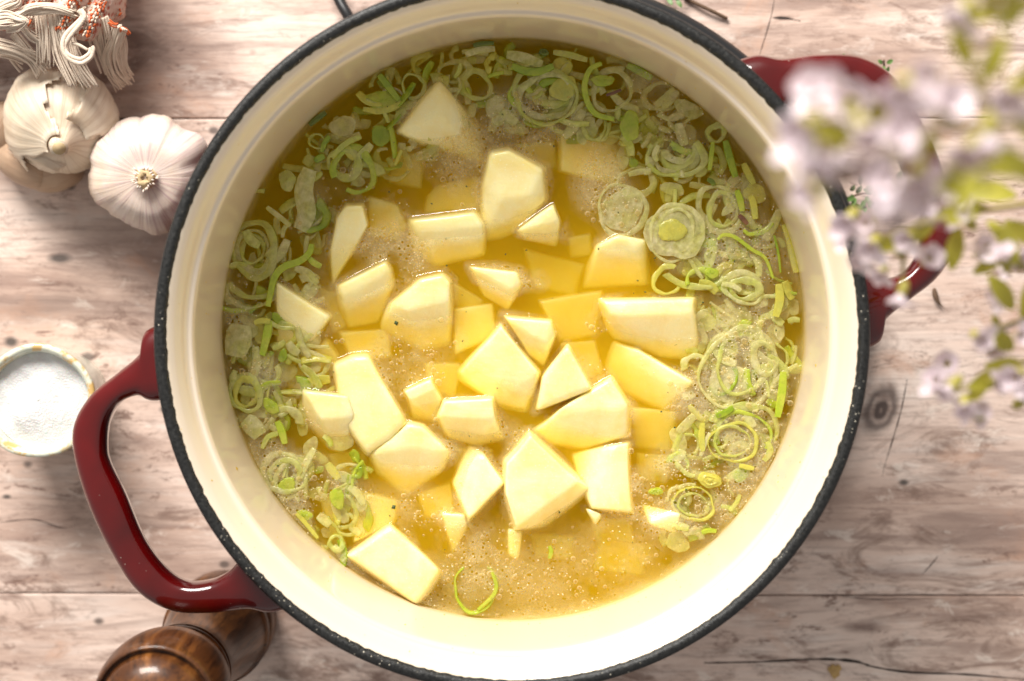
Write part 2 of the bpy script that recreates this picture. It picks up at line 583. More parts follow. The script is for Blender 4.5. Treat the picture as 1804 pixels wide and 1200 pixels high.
M_pot = potato_material()
POT = [
 ("large yellow potato wedge leaning half sunk at the pot's upper left, leek rings behind it", [(773,146,5),(700,230,2.5),(735,252,-2),(858,286,-6),(838,215,-6),(775,200,4),(742,172,0)]),
 ("sunken square yellow potato chunk alone under the pale leek rings at the upper right", [(988,236,-2.5),(1070,232,-4),(1108,300,-6),(1092,328,-5),(988,300,-2.5)]),
 ("tall pale potato chunk standing upright in the upper middle of the pot", [(866,270,7),(898,265,7.5),(956,300,6.5),(935,345,6),(880,350,5.5),(962,350,2),(925,392,-4),(890,415,-6),(851,422,-5),(850,330,3)]),
 ("small triangular potato piece tucked against the lower right side of the tall upright chunk", [(912,405,1.5),(975,362,5),(988,392,4),(950,398,4),(978,432,-5),(925,420,-4)]),
 ("boxy pale potato cube just left of the tall upright chunk", [(724,388,2.5),(836,374,3.5),(852,398,2.5),(735,410,2.5),(848,447,-5),(770,466,-6),(730,440,-6)]),
 ("crescent potato wedge with a rough bright edge at the left of the potatoes", [(610,362,5),(640,362,5),(648,398,2),(618,450,-2),(588,498,-4),(583,440,0),(592,385,3)]),
 ("rounded sunken potato lump right of the rough edged crescent wedge", [(650,345,-3),(698,360,-3),(718,398,-3.5),(700,425,-6),(652,415,-4)]),
 ("deep yellow potato slab sunk just above the boxy pale cube", [(775,325,-5),(842,310,-6),(848,366,-5),(748,374,-5),(752,345,-5)]),
 ("tilted potato chunk with a straight upper edge below the crescent wedge", [(597,505,2.5),(678,463,3),(688,478,2.5),(606,522,2),(692,500,-3),(668,565,-8),(615,575,-8),(600,545,-6)]),
 ("large potato wedge with a curved bright crest in the left middle", [(692,535,2),(738,492,4.5),(780,484,5),(794,497,4.5),(790,528,4),(718,546,3),(791,600,-5),(745,612,-7),(672,575,-6)]),
 ("small potato wedge pointing down at the very centre of the upper half", [(830,471,3),(912,480,3),(921,500,1),(903,508,2.5),(893,546,-6),(852,520,-5)]),
 ("dull sunken potato square below the small downward pointing wedge", [(800,545,-3),(868,536,-4),(872,592,-5),(805,622,-4)]),
 ("broad diamond shaped potato chunk in the dead centre of the pot", [(882,577,5),(914,612,4.5),(946,655,4),(940,692,-1),(926,722,-4),(880,714,-4),(815,672,-4),(812,655,-2)]),
 ("narrow downward pointing potato wedge just right of the central diamond", [(891,558,4.5),(972,565,5),(980,590,3),(965,606,3.5),(957,645,-5),(930,625,-3)]),
 ("bright three sided potato piece resting on its neighbour right of the centre", [(998,610,9),(1043,686,7),(1000,703,5),(944,722,1),(957,665,4)]),
 ("wide fan shaped potato chunk under the bright three sided piece", [(1040,692,5),(1073,668,4),(1104,715,5),(1105,766,1.5),(1075,722,5.5),(1030,790,-5),(975,782,-5),(944,755,-3),(985,722,2)]),
 ("long rectangular potato block with a bright top strip at the right of the potatoes", [(1061,531,5),(1222,528,5.5),(1225,553,5.5),(1076,556,6),(1226,632,-5),(1160,626,-6),(1083,592,-5)]),
 ("wedge potato lying half sunk just below the long rectangular block", [(1085,603,-5),(1125,617,0),(1218,672,2.5),(1198,698,-2),(1172,722,-6),(1100,692,-8),(1072,650,-8)]),
 ("hazy sunken potato chunk below the pale foamy leek ring at upper right", [(1055,432,.5),(1090,416,2.5),(1136,425,.5),(1118,440,1),(1142,500,-8),(1030,506,-9),(1036,465,-7)]),
 ("wide yellow potato sunk between the downward wedge and the long rectangular block", [(952,530,-4),(1058,512,-5),(1052,590,-7),(985,602,-6)]),
 ("deepest golden potato sunk right of the small downward pointing wedge", [(925,440,-7),(1030,468,-7),(1012,520,-8),(940,505,-8)]),
 ("flat pale potato triangle nearest the left wall of the pot", [(489,497,2),(582,560,3.5),(556,600,-2),(522,640,-6),(487,622,-5)]),
 ("deep yellow potato sunk below the flat pale triangle", [(575,598,-2),(598,632,-4),(562,690,-5),(505,712,-6),(510,660,-5)]),
 ("small deep yellow potato sunk above the long leaning potato bar", [(600,585,-4),(680,580,-5),(690,630,-6),(622,640,-5)]),
 ("long potato bar leaning diagonally at the lower left", [(588,645,4),(622,630,6.5),(650,628,6.5),(714,746,6),(690,776,4),(645,797,2),(612,750,2)]),
 ("potato cube with a dark shaded side left of the long leaning bar", [(537,690,4.5),(612,700,5.5),(626,735,4.5),(566,740,4.5),(602,800,-8),(578,790,-7),(533,735,-4)]),
 ("arched potato chunk at the foot of the long leaning bar", [(718,747,5.5),(745,753,6),(789,797,3.5),(700,792,4.5),(772,830,-3),(715,870,-8),(668,832,-5),(656,800,1)]),
 ("small rounded potato piece right of the long leaning bar", [(712,690,3),(760,668,4.5),(766,686,4),(720,706,3),(778,702,1),(772,742,-6),(727,735,-6)]),
 ("little bright brick shaped potato below the central diamond", [(772,735,5),(785,708,7),(866,703,8),(873,743,7.5),(886,772,-5),(840,784,-6),(790,768,-4)]),
 ("pointed potato wedge left of the brightest large wedge", [(826,785,-5),(850,798,2),(889,850,3.5),(825,915,3),(797,850,-2)]),
 ("brightest large potato wedge rising highest at the lower middle", [(935,766,8.5),(1000,832,8),(1018,850,7),(925,918,6.5),(1036,862,1),(962,922,-3),(908,928,5),(893,872,8),(892,815,8.5)]),
 ("upright potato slab right of the brightest large wedge", [(1008,800,-6),(1085,786,2.5),(1106,782,1),(1112,902,1),(1090,900,3),(1042,894,2),(1022,850,-1)]),
 ("tiny bright potato corner below the upright slab", [(1028,893,1),(1062,905,2),(1047,926,-.5)]),
 ("flat rectangular potato slab floating by the wall at the bottom left", [(690,926,3),(733,968,4),(776,1006,4),(732,1062,4),(612,980,4),(642,956,3)]),
 ("small drifting potato sliver above the green loop at the bottom", [(778,905,1.5),(816,908,1.5),(822,930,-2),(800,972,-6)]),
 ("bright potato sliver half hidden under the yellow leek ring at lower right", [(1143,922,.5),(1200,905,1.5),(1192,940,-2),(1130,888,-5)]),
 ("pale sunken potato just above the flat rectangular slab", [(620,860,-3),(700,880,-5),(692,922,-4),(626,955,-1.5)]),
 ("sunken potato strip beside the green leek chunk at the lower left", [(560,868,-3),(590,880,-4),(612,970,-4.5),(582,958,-5)]),
 ("faint sunken potato right of the wide fan shaped chunk", [(1110,720,-4),(1190,726,-4),(1182,790,-6),(1122,786,-6)]),
 ("thin cloudy potato flake straight below the brightest large wedge", [(893,930,-1),(919,935,-1),(912,986,-2),(895,977,-2)]),
 ("dim sunken potato under the lower edge of the large yellow wedge", [(690,275,-4),(748,272,-5),(742,330,-6),(682,320,-6)]),
 ("dim sunken potato between the tall upright chunk and the square sunken chunk", [(905,252,-4),(975,248,-5),(985,300,-7),(960,295,-6)]),
 ("faint sunken potato below the shaded potato cube", [(580,802,-5),(645,792,-6),(645,842,-7),(592,842,-6)]),
 ("deep golden potato sunk in the foamy broth near the bottom right", [(1060,945,-7),(1150,960,-8),(1132,1012,-8),(1045,1002,-8)]),
 ("blurred sunken potato in the gap left of the central diamond", [(748,640,-5),(812,640,-5),(800,700,-6),(756,690,-6)]),
 ("blurred sunken potato under the little bright brick", [(800,790,-6),(868,792,-6),(862,840,-7),(842,846,-7)]),
 ("blurred sunken potato between the arched chunk and the pointed wedge", [(735,872,-5),(795,850,-5),(800,905,-6),(748,912,-6)]),
 ("blurred sunken potato in the gap above the bright three sided piece", [(985,605,-6),(1050,600,-6),(1062,655,-7),(1030,668,-7)]),
 ("blurred sunken potato left of the upright slab's foot", [(1040,915,-6),(1110,915,-6),(1118,955,-7),(1050,950,-7)]),
 ("blurred sunken potato between the pale triangle and the tilted chunk", [(560,505,-5),(605,520,-5),(612,575,-6),(585,585,-6)]),
 ("blurred sunken potato right of the large curved crest wedge", [(798,500,-6),(850,530,-6),(845,560,-7),(798,560,-7)]),
 ("blurred sunken potato under the hazy chunk at the upper right", [(1000,420,-6),(1040,412,-6),(1040,450,-7),(1005,455,-7)]),
 ("blurred sunken potato right of the faint one by the wide fan chunk", [(1120,800,-6),(1180,805,-6),(1172,850,-7),(1125,845,-7)]),
 ("faint golden potato sunk below the brightest wedge's right corner", [(935,938,-6),(1012,945,-7),(1005,985,-8),(945,980,-7)]),
]
WATER = []          # waterline outlines of the chunks that break the surface
HULLS = []
for label, pts in POT:
    sunk = 1.75 if max(h for _, _, h in pts) < -0.5 else 1.1
    pts = [(x, y, h * sunk) for x, y, h in pts]
    c = np.mean([(p[0], p[1]) for p in pts], axis=0)
    ws = [P(x, y, SOUP + h * 0.001) for x, y, h in pts]
    hm = min(h for _, _, h in pts)
    hb = min(max(min(-12.0, hm - 8), -20.0), hm - 4)
    low = [P(c[0] + (x - c[0]) * 1.13, c[1] + (y - c[1]) * 1.13, SOUP + min(h - 6.0, -6.0) * 0.001) for x, y, h in pts]
    bot = [P(c[0] + (x - c[0]) * 0.95, c[1] + (y - c[1]) * 0.95, SOUP + hb * 0.001) for x, y, h in pts]
    o0 = P(c[0], c[1], SOUP)
    bm = bmesh.new()
    for w in ws + low + bot:
        bm.verts.new(w - o0)
    r = bmesh.ops.convex_hull(bm, input=bm.verts[:])
    dead = [g for g in r['geom_interior'] + r['geom_unused'] if isinstance(g, bmesh.types.BMVert) and g.is_valid]
    bmesh.ops.delete(bm, geom=list(set(dead)), context='VERTS')
    bmesh.ops.dissolve_limit(bm, angle_limit=R(9), verts=bm.verts[:], edges=bm.edges[:])
    # waterline
    cut = []
    for e in bm.edges:
        a, b = e.verts[0].co + o0, e.verts[1].co + o0
        if (a.z - SOUP) * (b.z - SOUP) < 0:
            cut.append(a.lerp(b, (SOUP - a.z) / (b.z - a.z)))
    if len(cut) > 2:
        cc = sum(cut, Vector()) / len(cut)
        cut.sort(key=lambda q: math.atan2(q.y - cc.y, q.x - cc.x))
        WATER.append(np.array([(q.x, q.y) for q in cut]))
        HULLS.append((BVHTree.FromBMesh(bm), o0))
    sh = [e for e in bm.edges if len(e.link_faces) == 2 and e.calc_face_angle(0) > R(12)]
    bmesh.ops.bevel(bm, geom=sh, offset=0.0016, segments=3, profile=0.5, affect='EDGES', clamp_overlap=True)
    bmesh.ops.recalc_face_normals(bm, faces=bm.faces)
    bmesh.ops.triangulate(bm, faces=[f for f in bm.faces if len(f.verts) > 4])
    for _ in range(3):
        lg = [e for e in bm.edges if e.calc_length() > 0.0035]
        if lg: bmesh.ops.subdivide_edges(bm, edges=lg, cuts=1, use_grid_fill=True)
    bmesh.ops.triangulate(bm, faces=[f for f in bm.faces if len(f.verts) > 4])
    for _ in range(2):
        bmesh.ops.smooth_vert(bm, verts=bm.verts[:], factor=0.4, use_axis_x=True, use_axis_y=True, use_axis_z=True)
    for v in bm.verts:
        q = v.co * 140 + Vector((c[0], c[1], 0)) * 0.1
        v.co += Vector((math.sin(q.x + q.y * 1.3), math.sin(q.y * 1.1 + q.z), math.cos(q.x * .9 - q.y))) * 0.00034
    me = bpy.data.meshes.new('potato_chunk')
    bm.to_mesh(me)
    bm.free()
    me.polygons.foreach_set('use_smooth', [True] * len(me.polygons))
    me.set_sharp_from_angle(angle=R(60))
    me.materials.append(M_pot)
    o = bpy.data.objects.new('potato_chunk', me)
    COL.objects.link(o)
    o.location = o0
    tag(o, label, 'potato', 'potato chunks in the soup')

# meniscus: the broth climbing the chunks, kept only on window-facing waterlines for the glints
m = NT('wet meniscus')
fr = m.n('ShaderNodeFresnel'); fr.inputs['IOR'].default_value = 1.36
gl = m.n('ShaderNodeBsdfGlossy'); gl.inputs['Roughness'].default_value = 0.06
trn = m.n('ShaderNodeBsdfTransparent')
ge = m.n('ShaderNodeNewGeometry')
ff = m.math('MULTIPLY', m.math('MULTIPLY', fr.outputs[0], 1.6), m.math('SUBTRACT', 1.0, ge.outputs['Backfacing']), clamp=True)
m.surface(m.mixsh(ff, trn.outputs[0], gl.outputs[0]))
M_men = m.m
parts = []
for poly, (tree, org) in zip(WATER, HULLS):
    n = len(poly)
    pp = []
    for i in range(n):
        a, b = poly[i], poly[(i + 1) % n]
        k = max(2, int(np.linalg.norm(b - a) / 0.0015))
        pp += [a + (b - a) * j / k for j in range(k)]
    cc = poly.mean(axis=0)
    V, F = [], []
    rings = [(0.0017, 0.02), (0.0010, 0.15), (0.0005, 0.45), (0.0001, 1.0)]
    N = len(pp)
    nrm, top_ = [], []
    for i in range(N):
        t = pp[(i + 1) % N] - pp[i - 1]
        nn = np.array([t[1], -t[0]]) / (np.linalg.norm(t) + 1e-9)
        nrm.append(nn)
        q = pp[i] - nn * 0.0009
        hit = tree.ray_cast(Vector((q[0] - org.x, q[1] - org.y, 0.03)), Vector((0, 0, -1)))
        z = hit[0].z + org.z - SOUP if hit[0] is not None else 0.0
        top_.append(min(max(z, 0.0), 0.0013))
    for off, f in rings:
        for i in range(N):
            q = pp[i] + nrm[i] * off
            V.append((q[0], q[1], SOUP + 0.00004 + f * top_[i]))
    for r_ in range(len(rings) - 1):
        for i in range(N):
            j = (i + 1) % N
            if min(top_[i], top_[j]) > 0.00035 and nrm[i] @ np.array([-.36, .93]) > 0.30:
                F.append((r_ * N + i, r_ * N + j, (r_ + 1) * N + j, (r_ + 1) * N + i))
    if F: parts.append((V, F))
o = obj('meniscus', *join(parts), M_men, broth)
o['kind'] = 'stuff'


def in_water(x, y, margin=0.0):
    for poly in WATER:
        c = poly.mean(axis=0)
        inside = True
        n = len(poly)
        for i in range(n):
            a, b = poly[i], poly[(i + 1) % n]
            e = b - a
            d = (e[0] * (y - a[1]) - e[1] * (x - a[0])) / (np.linalg.norm(e) + 1e-9)
            if d < -margin:
                inside = False
                break
        if inside:
            return True
    return False


# ================================================================== LEEKS
def leek_material(name, c1, c2, clear=0.2, scale=160):
    m = NT(name)
    v = m.coord('Object')
    c = m.mix(m.ramp(m.noise(v, scale, 5, .65), [(0.36, 0.0), (0.64, 1.0)]), c1, c2)
    c = m.mix(m.ramp(m.noise(v, 500, 3), [(0.38, 0.30), (0.5, 0.0)]), c, tuple(x * .6 for x in c1))
    m.p(Base_Color=c, Roughness=0.22, Coat_Weight=0.4, Coat_Roughness=0.08)
    fib = m.noise(v, 420, 4, 0.7, 1.5)
    m.bump(fib, 0.45, 0.0008)
    tl = m.n('ShaderNodeBsdfTranslucent')
    m.set(tl.inputs[0], c)
    tp = m.n('ShaderNodeBsdfTransparent')
    tp.inputs[0].default_value = (1.0, 0.97, 0.85, 1)
    s = m.mixsh(0.3, m.b.outputs[0], tl.outputs[0])
    cf = m.math('MULTIPLY', m.ramp(m.noise(v, 330, 4, .6), [(0.30, 0.55), (0.68, 1.25)]), clear)
    m.surface(m.mixsh(cf, s, tp.outputs[0]))
    return m.m


LM = {
 'w': leek_material('leek white', (0.82, 0.78, 0.46), (0.70, 0.72, 0.24), 0.52),
 'p': leek_material('leek pale green', (0.60, 0.66, 0.12), (0.76, 0.76, 0.30), 0.45),
 'y': leek_material('leek yellow', (0.72, 0.66, 0.10), (0.66, 0.66, 0.14), 0.28),
 'l': leek_material('leek light green', (0.46, 0.60, 0.03), (0.62, 0.66, 0.09), 0.26),
 'g': leek_material('leek green', (0.27, 0.40, 0.015), (0.42, 0.50, 0.03), 0.05),
 'd': leek_material('leek dark green', (0.12, 0.17, 0.008), (0.20, 0.25, 0.015), 0.03),
 'b': leek_material('leek browned edge', (0.16, 0.06, 0.03), (0.30, 0.14, 0.06), 0.05),
}


def ring_mesh(cx, cy, rx, ry, rot, h, hh, th, a0=0.0, a1=360.0, tilt=(0, 0), seed=0):
    """thin wall of a leek layer: pixel centre and radii, top h mm over the broth, height hh mm, thickness th mm"""
    rr = random.Random(seed)
    q = P(cx, cy, SOUP + h * 0.001)
    k = mpp(SOUP)
    closed = a1 - a0 >= 359.9
    n = max(10, int((a1 - a0) / 360 * 44))
    ph = [rr.random() * 6.28 for _ in range(4)]
    V, F = [], []
    cr, sr = math.cos(R(rot)), math.sin(R(rot))
    cnt = n if closed else n + 1
    prof = [(-1, -0.1), (-0.6, 0.2), (0.6, 0.2), (1, -0.1), (1.1, -hh), (-0.7, -hh)]
    for i in range(cnt):
        a = R(a0 + (a1 - a0) * i / n)
        w = 1 + 0.07 * math.sin(2 * a + ph[0]) + 0.05 * math.sin(3 * a + ph[1]) + 0.018 * math.sin(7 * a + ph[2])
        th_ = th * (1 + 0.35 * math.sin(a + ph[3]) + 0.15 * math.sin(5 * a + ph[0]))
        tz = 0.35 * math.sin(2 * a + ph[3])
        for (o_, z) in prof:
            r1 = rx * k * w + o_ * th_ * 0.0005
            r2 = ry * k * w + o_ * th_ * 0.0005
            x, y = r1 * math.cos(a), r2 * math.sin(a)
            X, Y = x * cr - y * sr, x * sr + y * cr
            V.append((q.x + X, q.y + Y, q.z + (z + tz) * 0.001 + X * tilt[0] + Y * tilt[1]))
    m_ = len(prof)
    for i in range(n):
        j = (i + 1) % cnt
        for t in range(m_):
            t2 = (t + 1) % m_
            F.append((i * m_ + t, j * m_ + t, j * m_ + t2, i * m_ + t2))
    if not closed:
        F.append(tuple(range(m_)))
        F.append(tuple(range((cnt - 1) * m_, cnt * m_))[::-1])
    return V, F


def disc_mesh(cx, cy, rx, ry, rot, h, hh, seed=0, dome=0.5):
    rr = random.Random(seed)
    q = P(cx, cy, SOUP + h * 0.001)
    k = mpp(SOUP)
    n = 30
    ph = [rr.random() * 6.28 for _ in range(3)]
    V, F = [], []
    cr, sr = math.cos(R(rot)), math.sin(R(rot))
    levels = [(0.12, dome), (0.35, dome * 0.7), (0.55, dome * 0.9), (0.75, dome * 0.5), (0.92, dome * 0.5), (1.0, 0.0), (0.97, -hh)]
    for f, z in levels:
        for i in range(n):
            a = 2 * math.pi * i / n
            w = 1 + 0.09 * math.sin(2 * a + ph[0]) + 0.06 * math.sin(3 * a + ph[2]) + 0.04 * math.sin(5 * a + ph[1]) + 0.02 * math.sin(11 * a + ph[2])
            x, y = rx * k * w * f * math.cos(a), ry * k * w * f * math.sin(a)
            V.append((q.x + x * cr - y * sr, q.y + x * sr + y * cr, q.z + (z + 0.12 * math.sin(9 * a + f * 8)) * 0.001))
    for l in range(len(levels) - 1):
        for i in range(n):
            j = (i + 1) % n
            F.append((l * n + i, (l + 1) * n + i, (l + 1) * n + j, l * n + j))
    F.append(tuple(range(n)))
    return V, F


def strip_mesh(pts, w, h, th=0.9, side=0.0, zs=None, base=SOUP, ribs=0.0):
    """ribbon along pixel points, width w px, thickness th mm; side=1 stands it on edge"""
    k = mpp(base)
    P3 = []
    for i, (x, y) in enumerate(pts):
        hh = h + (zs[i] if zs else 0.0)
        P3.append(P(x, y, base + hh * 0.001))
    C = catmull([tuple(p) for p in P3], 6)
    n = len(C)
    V, F = [], []
    for i in range(n):
        t = Vector(C[min(i + 1, n - 1)]) - Vector(C[max(i - 1, 0)])
        t.z = 0
        t.normalize()
        s = Vector((-t.y, t.x, 0))
        u = Vector((0, 0, 1))
        if side:
            s2 = s * math.cos(side) + u * math.sin(side)
            u = -s * math.sin(side) + u * math.cos(side)
            s = s2
        f = i / (n - 1)
        ww = w * k * 0.5 * (0.55 + 0.45 * math.sin(math.pi * min(max(f, 0.06), 0.94)) ** 0.5)
        c = Vector(C[i])
        rib = ribs * 0.001 * math.sin(i * 2.1)
        for a, b in ((-1, -0.2), (-0.85, 0.35), (0, 0.5), (0.85, 0.35), (1, -0.2), (0, -0.5)):
            V.append(tuple(c + s * (a * ww) + u * (b * th * 0.001 + (rib if b > 0 else 0))))
    m_ = 6
    for i in range(n - 1):
        for t in range(m_):
            t2 = (t + 1) % m_
            F.append((i * m_ + t, i * m_ + t2, (i + 1) * m_ + t2, (i + 1) * m_ + t))
    F.append(tuple(range(m_))[::-1])
    F.append(tuple(range((n - 1) * m_, n * m_)))
    return V, F


G_LEEK = 'leek pieces in the soup'
_seed = [100]


def leek(name, label, layers):
    """layers: list of (mesh, material key); one layer -> one mesh, more -> an Empty with one child per layer"""
    if len(layers) == 1:
        o = fix_normals(obj(name, *layers[0][0], LM[layers[0][1]]))
        o.data.set_sharp_from_angle(angle=R(48))
        c = sum((v.co for v in o.data.vertices), Vector()) / len(o.data.vertices)
        o.data.transform(Matrix.Translation(-c))
        o.location = c
        return tag(o, label, 'leek', G_LEEK)
    allv = [v for l in layers for v in l[0][0]]
    c = np.mean(np.array(allv), axis=0)
    e = tag(empty(name, tuple(c)), label, 'leek', G_LEEK)
    for ms, k in layers:
        fix_normals(obj('leek_layer', *ms, LM[k], e)).data.set_sharp_from_angle(angle=R(48))
    return e


def rg(cx, cy, rx, ry=None, rot=0, h=0.6, hh=3.0, th=2.0, a0=0, a1=360, tilt=None):
    _seed[0] += 1
    t = tilt or (rng.uniform(-.09, .09), rng.uniform(-.09, .09))
    return ring_mesh(cx, cy, rx, ry or rx * rng.uniform(.88, 1.0), rot, h - 0.55, hh, th * rng.uniform(.85, 1.25), a0, a1, t, _seed[0])


def dc(cx, cy, rx, ry, rot=0, h=0.3, hh=2.0, dome=0.5):
    _seed[0] += 1
    return disc_mesh(cx, cy, rx, ry, rot, h, hh, _seed[0], dome)


st = strip_mesh
SL, RN, SP, CH = 'leek_slice', 'leek_ring', 'leek_strip', 'leek_chip'
leek(SL, "large pale double leek loop with a bright left edge at the top of the soup", [(rg(960, 168, 56, 48, h=0.8), 'p'), (rg(962, 170, 45, 39, h=0.5), 'w')])
leek(CH, "yellow leek heart disc lying inside the large pale double loop", [(dc(993, 156, 24, 21, h=-0.2), 'y')])
leek(SP, "curved green leek strip just above the large pale double loop", [(st([(902, 116), (925, 125), (950, 126), (975, 116)], 15, 0.5), 'g')])
leek(SP, "flat white leek piece above the curved green strip at the top", [(st([(893, 96), (915, 100), (935, 106), (955, 114)], 20, -0.4), 'w')])
leek(SP, "tall curling green leek strip right of the large pale double loop", [(st([(1060, 112), (1040, 122), (1030, 150), (1036, 182), (1052, 202), (1082, 210)], 11, 0.8), 'l')])
leek(CH, "bright green oval leek disc at the upper right, foam around it", [(dc(1110, 222, 17, 26, 8, h=0.5), 'l')])
leek(SP, "green leek strip against the pot wall at the upper right", [(st([(1105, 115), (1125, 124), (1148, 138)], 14, -0.5), 'g')])
leek(SL, "pale leek ring holding a brownish flake right of the tall curling green strip", [(rg(1078, 160, 34, 34, h=0.2), 'w'), (dc(1062, 142, 22, 9, 0, h=0.3), 'l')])
leek(CH, "browned leek flake lying inside the pale ring at the upper right", [(st([(1068, 168), (1080, 164), (1094, 158)], 6, 1.2), 'b')])
leek(RN, "cloudy grey green leek ring sunk by the upper right wall", [(rg(1165, 170, 28, 24, h=-1.6, hh=3), 'w')])
leek(CH, "cloudy leek flake between the upper right wall and the layered half slice", [(dc(1212, 192, 26, 15, -30, h=-1.2), 'w')])
leek(SL, "layered half leek slice with a highlight at its left tip at the upper right", [(rg(1190, 275, 46, 38, h=0.6, a0=150, a1=400), 'p'), (rg(1192, 272, 37, 30, h=0.5, a0=160, a1=395), 'w'), (rg(1194, 270, 29, 23, h=0.4, a0=170, a1=380), 'p'), (rg(1195, 268, 21, 16, h=0.3, a0=170, a1=370), 'w')])
leek(SP, "white strip put in as the highlight at the tip of the layered half slice", [(st([(1160, 256), (1153, 272), (1158, 284)], 10, 1.2), 'w')])  # white strip built in place of the bright highlight on the slice
leek(RN, "small pale leek ring above the yellow strips by the upper right wall", [(rg(1262, 235, 14, 14, h=0.8), 'p')])
leek(SP, "dark green leek strip standing by the right wall, topmost of the strips there", [(st([(1278, 248), (1285, 275), (1296, 312)], 14, 0.7), 'g')])
leek(SP, "light green leek strip left of the dark green one by the upper right wall", [(st([(1256, 250), (1253, 275), (1250, 300)], 9, 0.5), 'l')])
leek(SP, "yellow leek strip touching the wall right of the dark green strip", [(st([(1310, 288), (1318, 305), (1328, 324)], 13, 0.2), 'y')])
leek(SP, "bright yellow leek strip with a white glint at the right", [(st([(1323, 345), (1328, 362), (1331, 386)], 13, 1.0), 'y')])
leek(SP, "light green leek strip left of the bright yellow one at the right", [(st([(1298, 335), (1304, 352), (1308, 372)], 12, 0.5), 'l')])
leek(SL, "whole round leek slice, white with a yellow heart, at the right of the potatoes", [(dc(1190, 410, 50, 50, 0, h=1.0, hh=3, dome=0.35), 'w'), (rg(1190, 410, 47, 47, h=1.5, hh=1.2, th=1.3), 'w'), (rg(1190, 408, 35, 35, h=1.6, hh=1.2, th=1.0), 'w'), (dc(1184, 406, 23, 21, 0, h=1.6, dome=0.7), 'y')])
leek(SL, "foamy pale leek ring left of the whole round slice", [(rg(1096, 370, 44, 42, h=0.5), 'w'), (dc(1096, 370, 38, 36, 0, h=-0.2), 'w')])
leek(SL, "pale oval leek ring between the whole round slice and the right wall", [(rg(1270, 368, 36, 42, 20, h=0.4), 'w'), (rg(1274, 370, 24, 30, 20, h=0.1), 'p')])
leek(CH, "dark brown leek flake near the right wall beside the bright yellow strip", [(st([(1302, 379), (1309, 386), (1317, 395)], 9, 1.4), 'b')])
leek(SP, "short green leek curl below the dark brown flake", [(st([(1310, 405), (1318, 412), (1329, 413)], 7, 1.0), 'l')])
leek(SP, "long thin green leek thread arching right of the whole round slice", [(st([(1264, 422), (1275, 414), (1295, 418), (1325, 440), (1348, 455), (1362, 490)], 7, 1.2), 'l')])
leek(SP, "thin dark green leek thread standing near the right wall", [(st([(1364, 415), (1371, 445), (1375, 480)], 4.5, 1.0), 'g')])
leek(SP, "broad yellow leek strip pressed along the right wall", [(st([(1382, 395), (1392, 420), (1398, 450), (1404, 480)], 17, -0.6), 'y')])
leek(SL, "crumpled white leek ring with bright glints near the right wall", [(rg(1310, 508, 34, 26, -10, h=1.0), 'w'), (rg(1312, 510, 24, 17, -10, h=1.3), 'p'), (st([(1272, 500), (1290, 503), (1305, 512)], 10, 1.4), 'w')])
leek(SP, "yellow leek strip standing upright by the right wall below the green thread", [(st([(1372, 500), (1374, 528), (1367, 558)], 16, 1.0), 'y')])
leek(RN, "small yellow leek ring above the right end of the long rectangular potato", [(rg(1176, 494, 24, 24, h=0.3, a0=60, a1=330), 'y')])
leek(CH, "bright yellow green leek nub below the whole round slice", [(dc(1254, 481, 13, 9, -30, h=0.8), 'l')])
leek(RN, "pale leek arc running along the lower side of the whole round slice", [(rg(1225, 470, 55, 36, 0, h=0.2, a0=200, a1=330), 'p')])
leek(SL, "big pale leek double ring near the right wall, largest on the right", [(rg(1302, 652, 66, 72, 0, h=0.4), 'w'), (rg(1310, 640, 48, 52, 0, h=0.3), 'p'), (dc(1290, 675, 42, 34, 10, h=-0.8), 'w')])
leek(RN, "small white leek ring inside the big pale double ring", [(rg(1348, 632, 20, 28, 10, h=0.9), 'w')])
leek(SP, "vivid green leek strip standing by the right wall", [(st([(1380, 655), (1378, 690), (1370, 735)], 15, 1.1), 'l')])
leek(SL, "bright green leek slice of three rings at the lower right", [(rg(1292, 780, 40, 36, 10, h=0.9, th=1.2), 'y'), (rg(1290, 778, 30, 28, 10, h=1.0, th=1.0), 'p'), (rg(1308, 768, 46, 44, 30, h=0.3, a0=-60, a1=170), 'l'), (rg(1312, 762, 56, 52, 30, h=0.1, a0=-50, a1=130), 'p')])
leek(SP, "dark green leek flake above the slice of three rings", [(st([(1262, 733), (1276, 728), (1292, 718)], 12, 0.5), 'g')])
leek(SP, "yellow leek strip left of the slice of three rings", [(st([(1238, 745), (1236, 770), (1238, 795)], 12, -0.2), 'y')])
leek(SL, "yellow oval leek ring full of foam at the lower right", [(rg(1222, 888, 38, 27, -5, h=0.7, th=1.1), 'y'), (rg(1222, 890, 28, 19, -5, h=0.4, th=0.8), 'p')])
leek(CH, "lumpy yellow leek knot above the yellow foamy ring", [(dc(1250, 846, 21, 14, -20, h=0.8, dome=1.6), 'y')])
leek(CH, "little light green leek flake left of the yellow foamy ring", [(dc(1156, 866, 12, 7, 0, h=0.6), 'l')])
leek(RN, "pale leek arc left of the slice of three rings", [(rg(1215, 800, 24, 40, 20, h=0.2, a0=90, a1=260), 'p')])
leek(SP, "short yellow leek strip under the slice of three rings", [(st([(1302, 820), (1315, 823), (1328, 826)], 9, 0.8), 'y')])
leek(SP, "yellow leek sliver by the wall right of the slice of three rings", [(st([(1352, 778), (1357, 795), (1346, 812)], 12, 0.3), 'p')])
leek(SP, "pale green leek sliver floating near the lower right wall", [(st([(1285, 900), (1296, 888), (1304, 872)], 8, 0.3), 'p')])
leek(CH, "green leek scrap by the lower right wall below the yellow foamy ring", [(st([(1236, 938), (1248, 935), (1262, 936)], 9, 0.3), 'l')])
